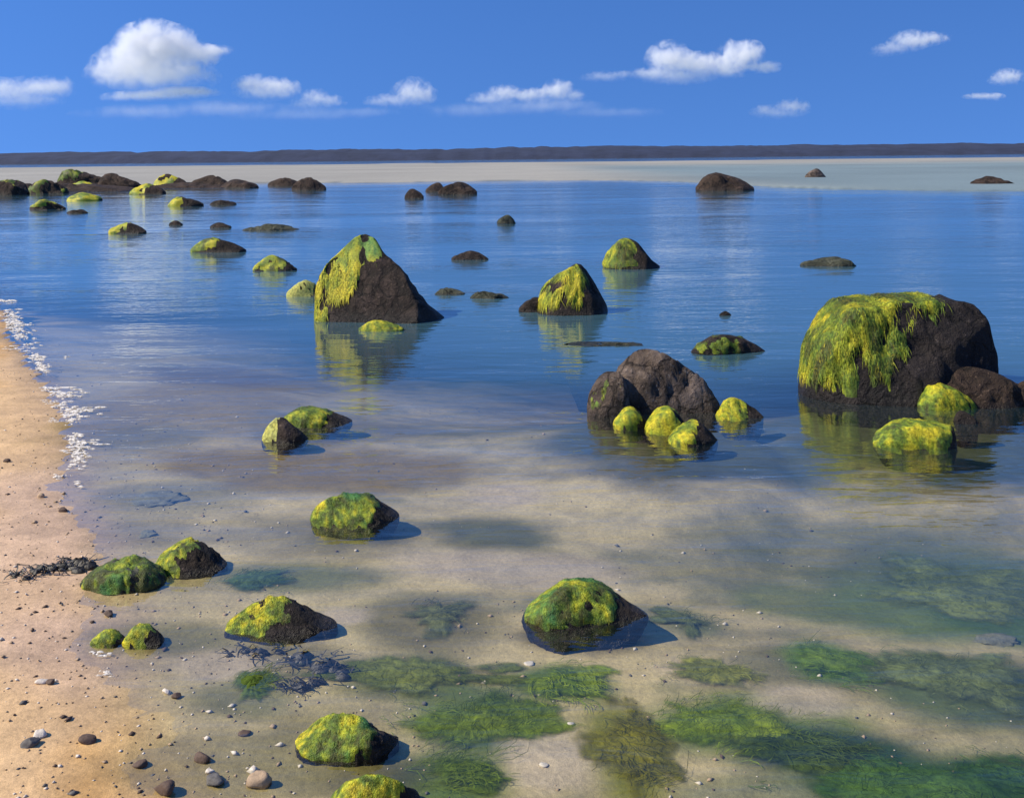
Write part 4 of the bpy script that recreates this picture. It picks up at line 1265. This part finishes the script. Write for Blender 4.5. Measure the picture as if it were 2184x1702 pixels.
CY0 = 7000.0
def cloud(label, blobs, dens, seed, dist=CY0, rough=0.20):
    """blobs: (px x, px y, rx, ry) puffs that make up the cloud"""
    xm = sum(b[0] for b in blobs) / len(blobs); ym = sum(b[1] for b in blobs) / len(blobs)
    c = at_depth(xm, ym, dist)
    k = dist / F0
    bl = np.array([((b[0] - xm) * k, 0.0, -(b[1] - ym) * k, b[2] * k, b[3] * k) for b in blobs])
    ext = max(b[2] for b in blobs) * k
    # star-shaped hull is too simple: sample an implicit union of puffs on rays from several layers
    me0 = bpy.data.meshes.new('cloud_tmp')
    V_, F_ = [], []
    rs = np.random.default_rng(seed)
    full = []
    for (bx, by, bz, rx, rz) in bl:
        by = rs.normal(0, 0.15) * rz
        full.append((bx, by, bz, rx * 1.35, 0.62 * (rx + rz), rz * 1.35))
        n_u, n_t = 18, 30
        b0 = len(V_)
        P = []
        for i in range(n_u + 1):
            a = math.pi * i / n_u
            for j in range(n_t):
                b = 2 * math.pi * j / n_t
                P.append((math.sin(a) * math.cos(b), math.sin(a) * math.sin(b), math.cos(a)))
        P = np.array(P)
        nn = fbm(P * 1.8 + rs.uniform(0, 40), seed, 4, 0.6)
        P = P * (1 + rough * nn)[:, None]
        P = P * 1.30
        P = P * np.array((rx, 0.5 * (rx + rz), rz)) + np.array((bx, by, bz))
        V_ += P.tolist()
        for i in range(n_u):
            for j in range(n_t):
                j2 = (j + 1) % n_t
                F_.append((b0 + i * n_t + j, b0 + (i + 1) * n_t + j, b0 + (i + 1) * n_t + j2, b0 + i * n_t + j2))
    me0.from_pydata(V_, [], F_)
    o = link('cloud', me0, None, label, 'cloud', 'fair weather clouds over the bay')
    md = o.modifiers.new('union', 'REMESH')
    md.mode = 'VOXEL'
    md.voxel_size = max(ext / 16, 4)
    md.use_smooth_shade = True
    dg = bpy.context.evaluated_depsgraph_get()
    me = bpy.data.meshes.new_from_object(o.evaluated_get(dg))
    me.name = 'cloud'
    o.modifiers.clear()
    o.data = me
    me.materials.clear()
    me.materials.append(cloud_mat('cloud_vapour', dens * 1.1, ext, full))
    o.location = c
    return o

cloud('big white heap cloud, largest of all, high at the left',
      [(335, 112, 66, 58), (375, 92, 40, 34), (300, 95, 45, 38), (275, 140, 66, 44), (235, 160, 45, 24), (415, 118, 48, 24), (462, 110, 32, 10), (345, 160, 100, 38)], 0.020, 801)
cloud('low bluish cloud cut by the left edge', [(20, 195, 50, 26), (70, 190, 45, 22), (115, 188, 38, 22), (50, 215, 70, 18)], 0.007, 802)
cloud('thin streak of cloud under the big white heap cloud', [(330, 205, 90, 11), (400, 198, 70, 10), (270, 208, 50, 9)], 0.010, 803)
cloud('small rounded cloud first to the right of the big heap cloud', [(545, 182, 42, 20), (590, 190, 42, 22), (570, 200, 60, 16)], 0.012, 804)
cloud('faint peaked cloud left of the middle, low over the horizon', [(672, 212, 30, 19), (700, 218, 32, 14), (655, 225, 36, 12)], 0.008, 805)
cloud('domed cloud with a tail on its left, left of the middle', [(880, 200, 38, 28), (905, 208, 26, 20), (840, 216, 50, 14), (808, 218, 30, 9)], 0.010, 806)
cloud('long low cloud with two bright crests in the middle', [(1075, 200, 32, 17), (1125, 205, 52, 14), (1190, 195, 36, 20), (1222, 204, 24, 11), (1040, 212, 40, 14)], 0.012, 807)
cloud('bright white cloud with two humps right of the middle', [(1425, 125, 42, 30), (1480, 138, 60, 24), (1545, 145, 50, 22), (1590, 118, 34, 26), (1565, 110, 28, 22), (1625, 145, 34, 13), (1395, 158, 48, 13), (1450, 165, 70, 14)], 0.018, 808)
cloud('faint wisp of cloud below the bright two humped cloud', [(1640, 238, 36, 13), (1690, 228, 34, 16), (1665, 244, 50, 10)], 0.009, 809)
cloud('slanting cloud high at the right', [(1945, 88, 40, 20), (1985, 84, 36, 12), (1905, 104, 36, 12), (1880, 114, 22, 8)], 0.011, 810)
cloud('small round cloud close to the right edge', [(2150, 166, 28, 17), (2130, 172, 20, 10)], 0.014, 811)
cloud('thin scrap of cloud under the small round one at the right edge', [(2095, 206, 36, 7), (2122, 208, 18, 8)], 0.012, 812)
cloud('dim wisp of cloud between the crested cloud and the bright two humped one', [(1290, 165, 44, 11), (1325, 160, 22, 8)], 0.004, 813)

cloud('faint bluish bank of haze cloud low at the left, under the row of small clouds', [(300, 238, 120, 14), (480, 232, 110, 16), (640, 248, 130, 13), (760, 242, 80, 10)], 0.0009, 814, 8500.0)
cloud('faint bluish bank of haze cloud low in the middle, under the crested cloud', [(1010, 236, 100, 14), (1150, 228, 110, 16), (1290, 244, 110, 11)], 0.0009, 815, 8500.0)
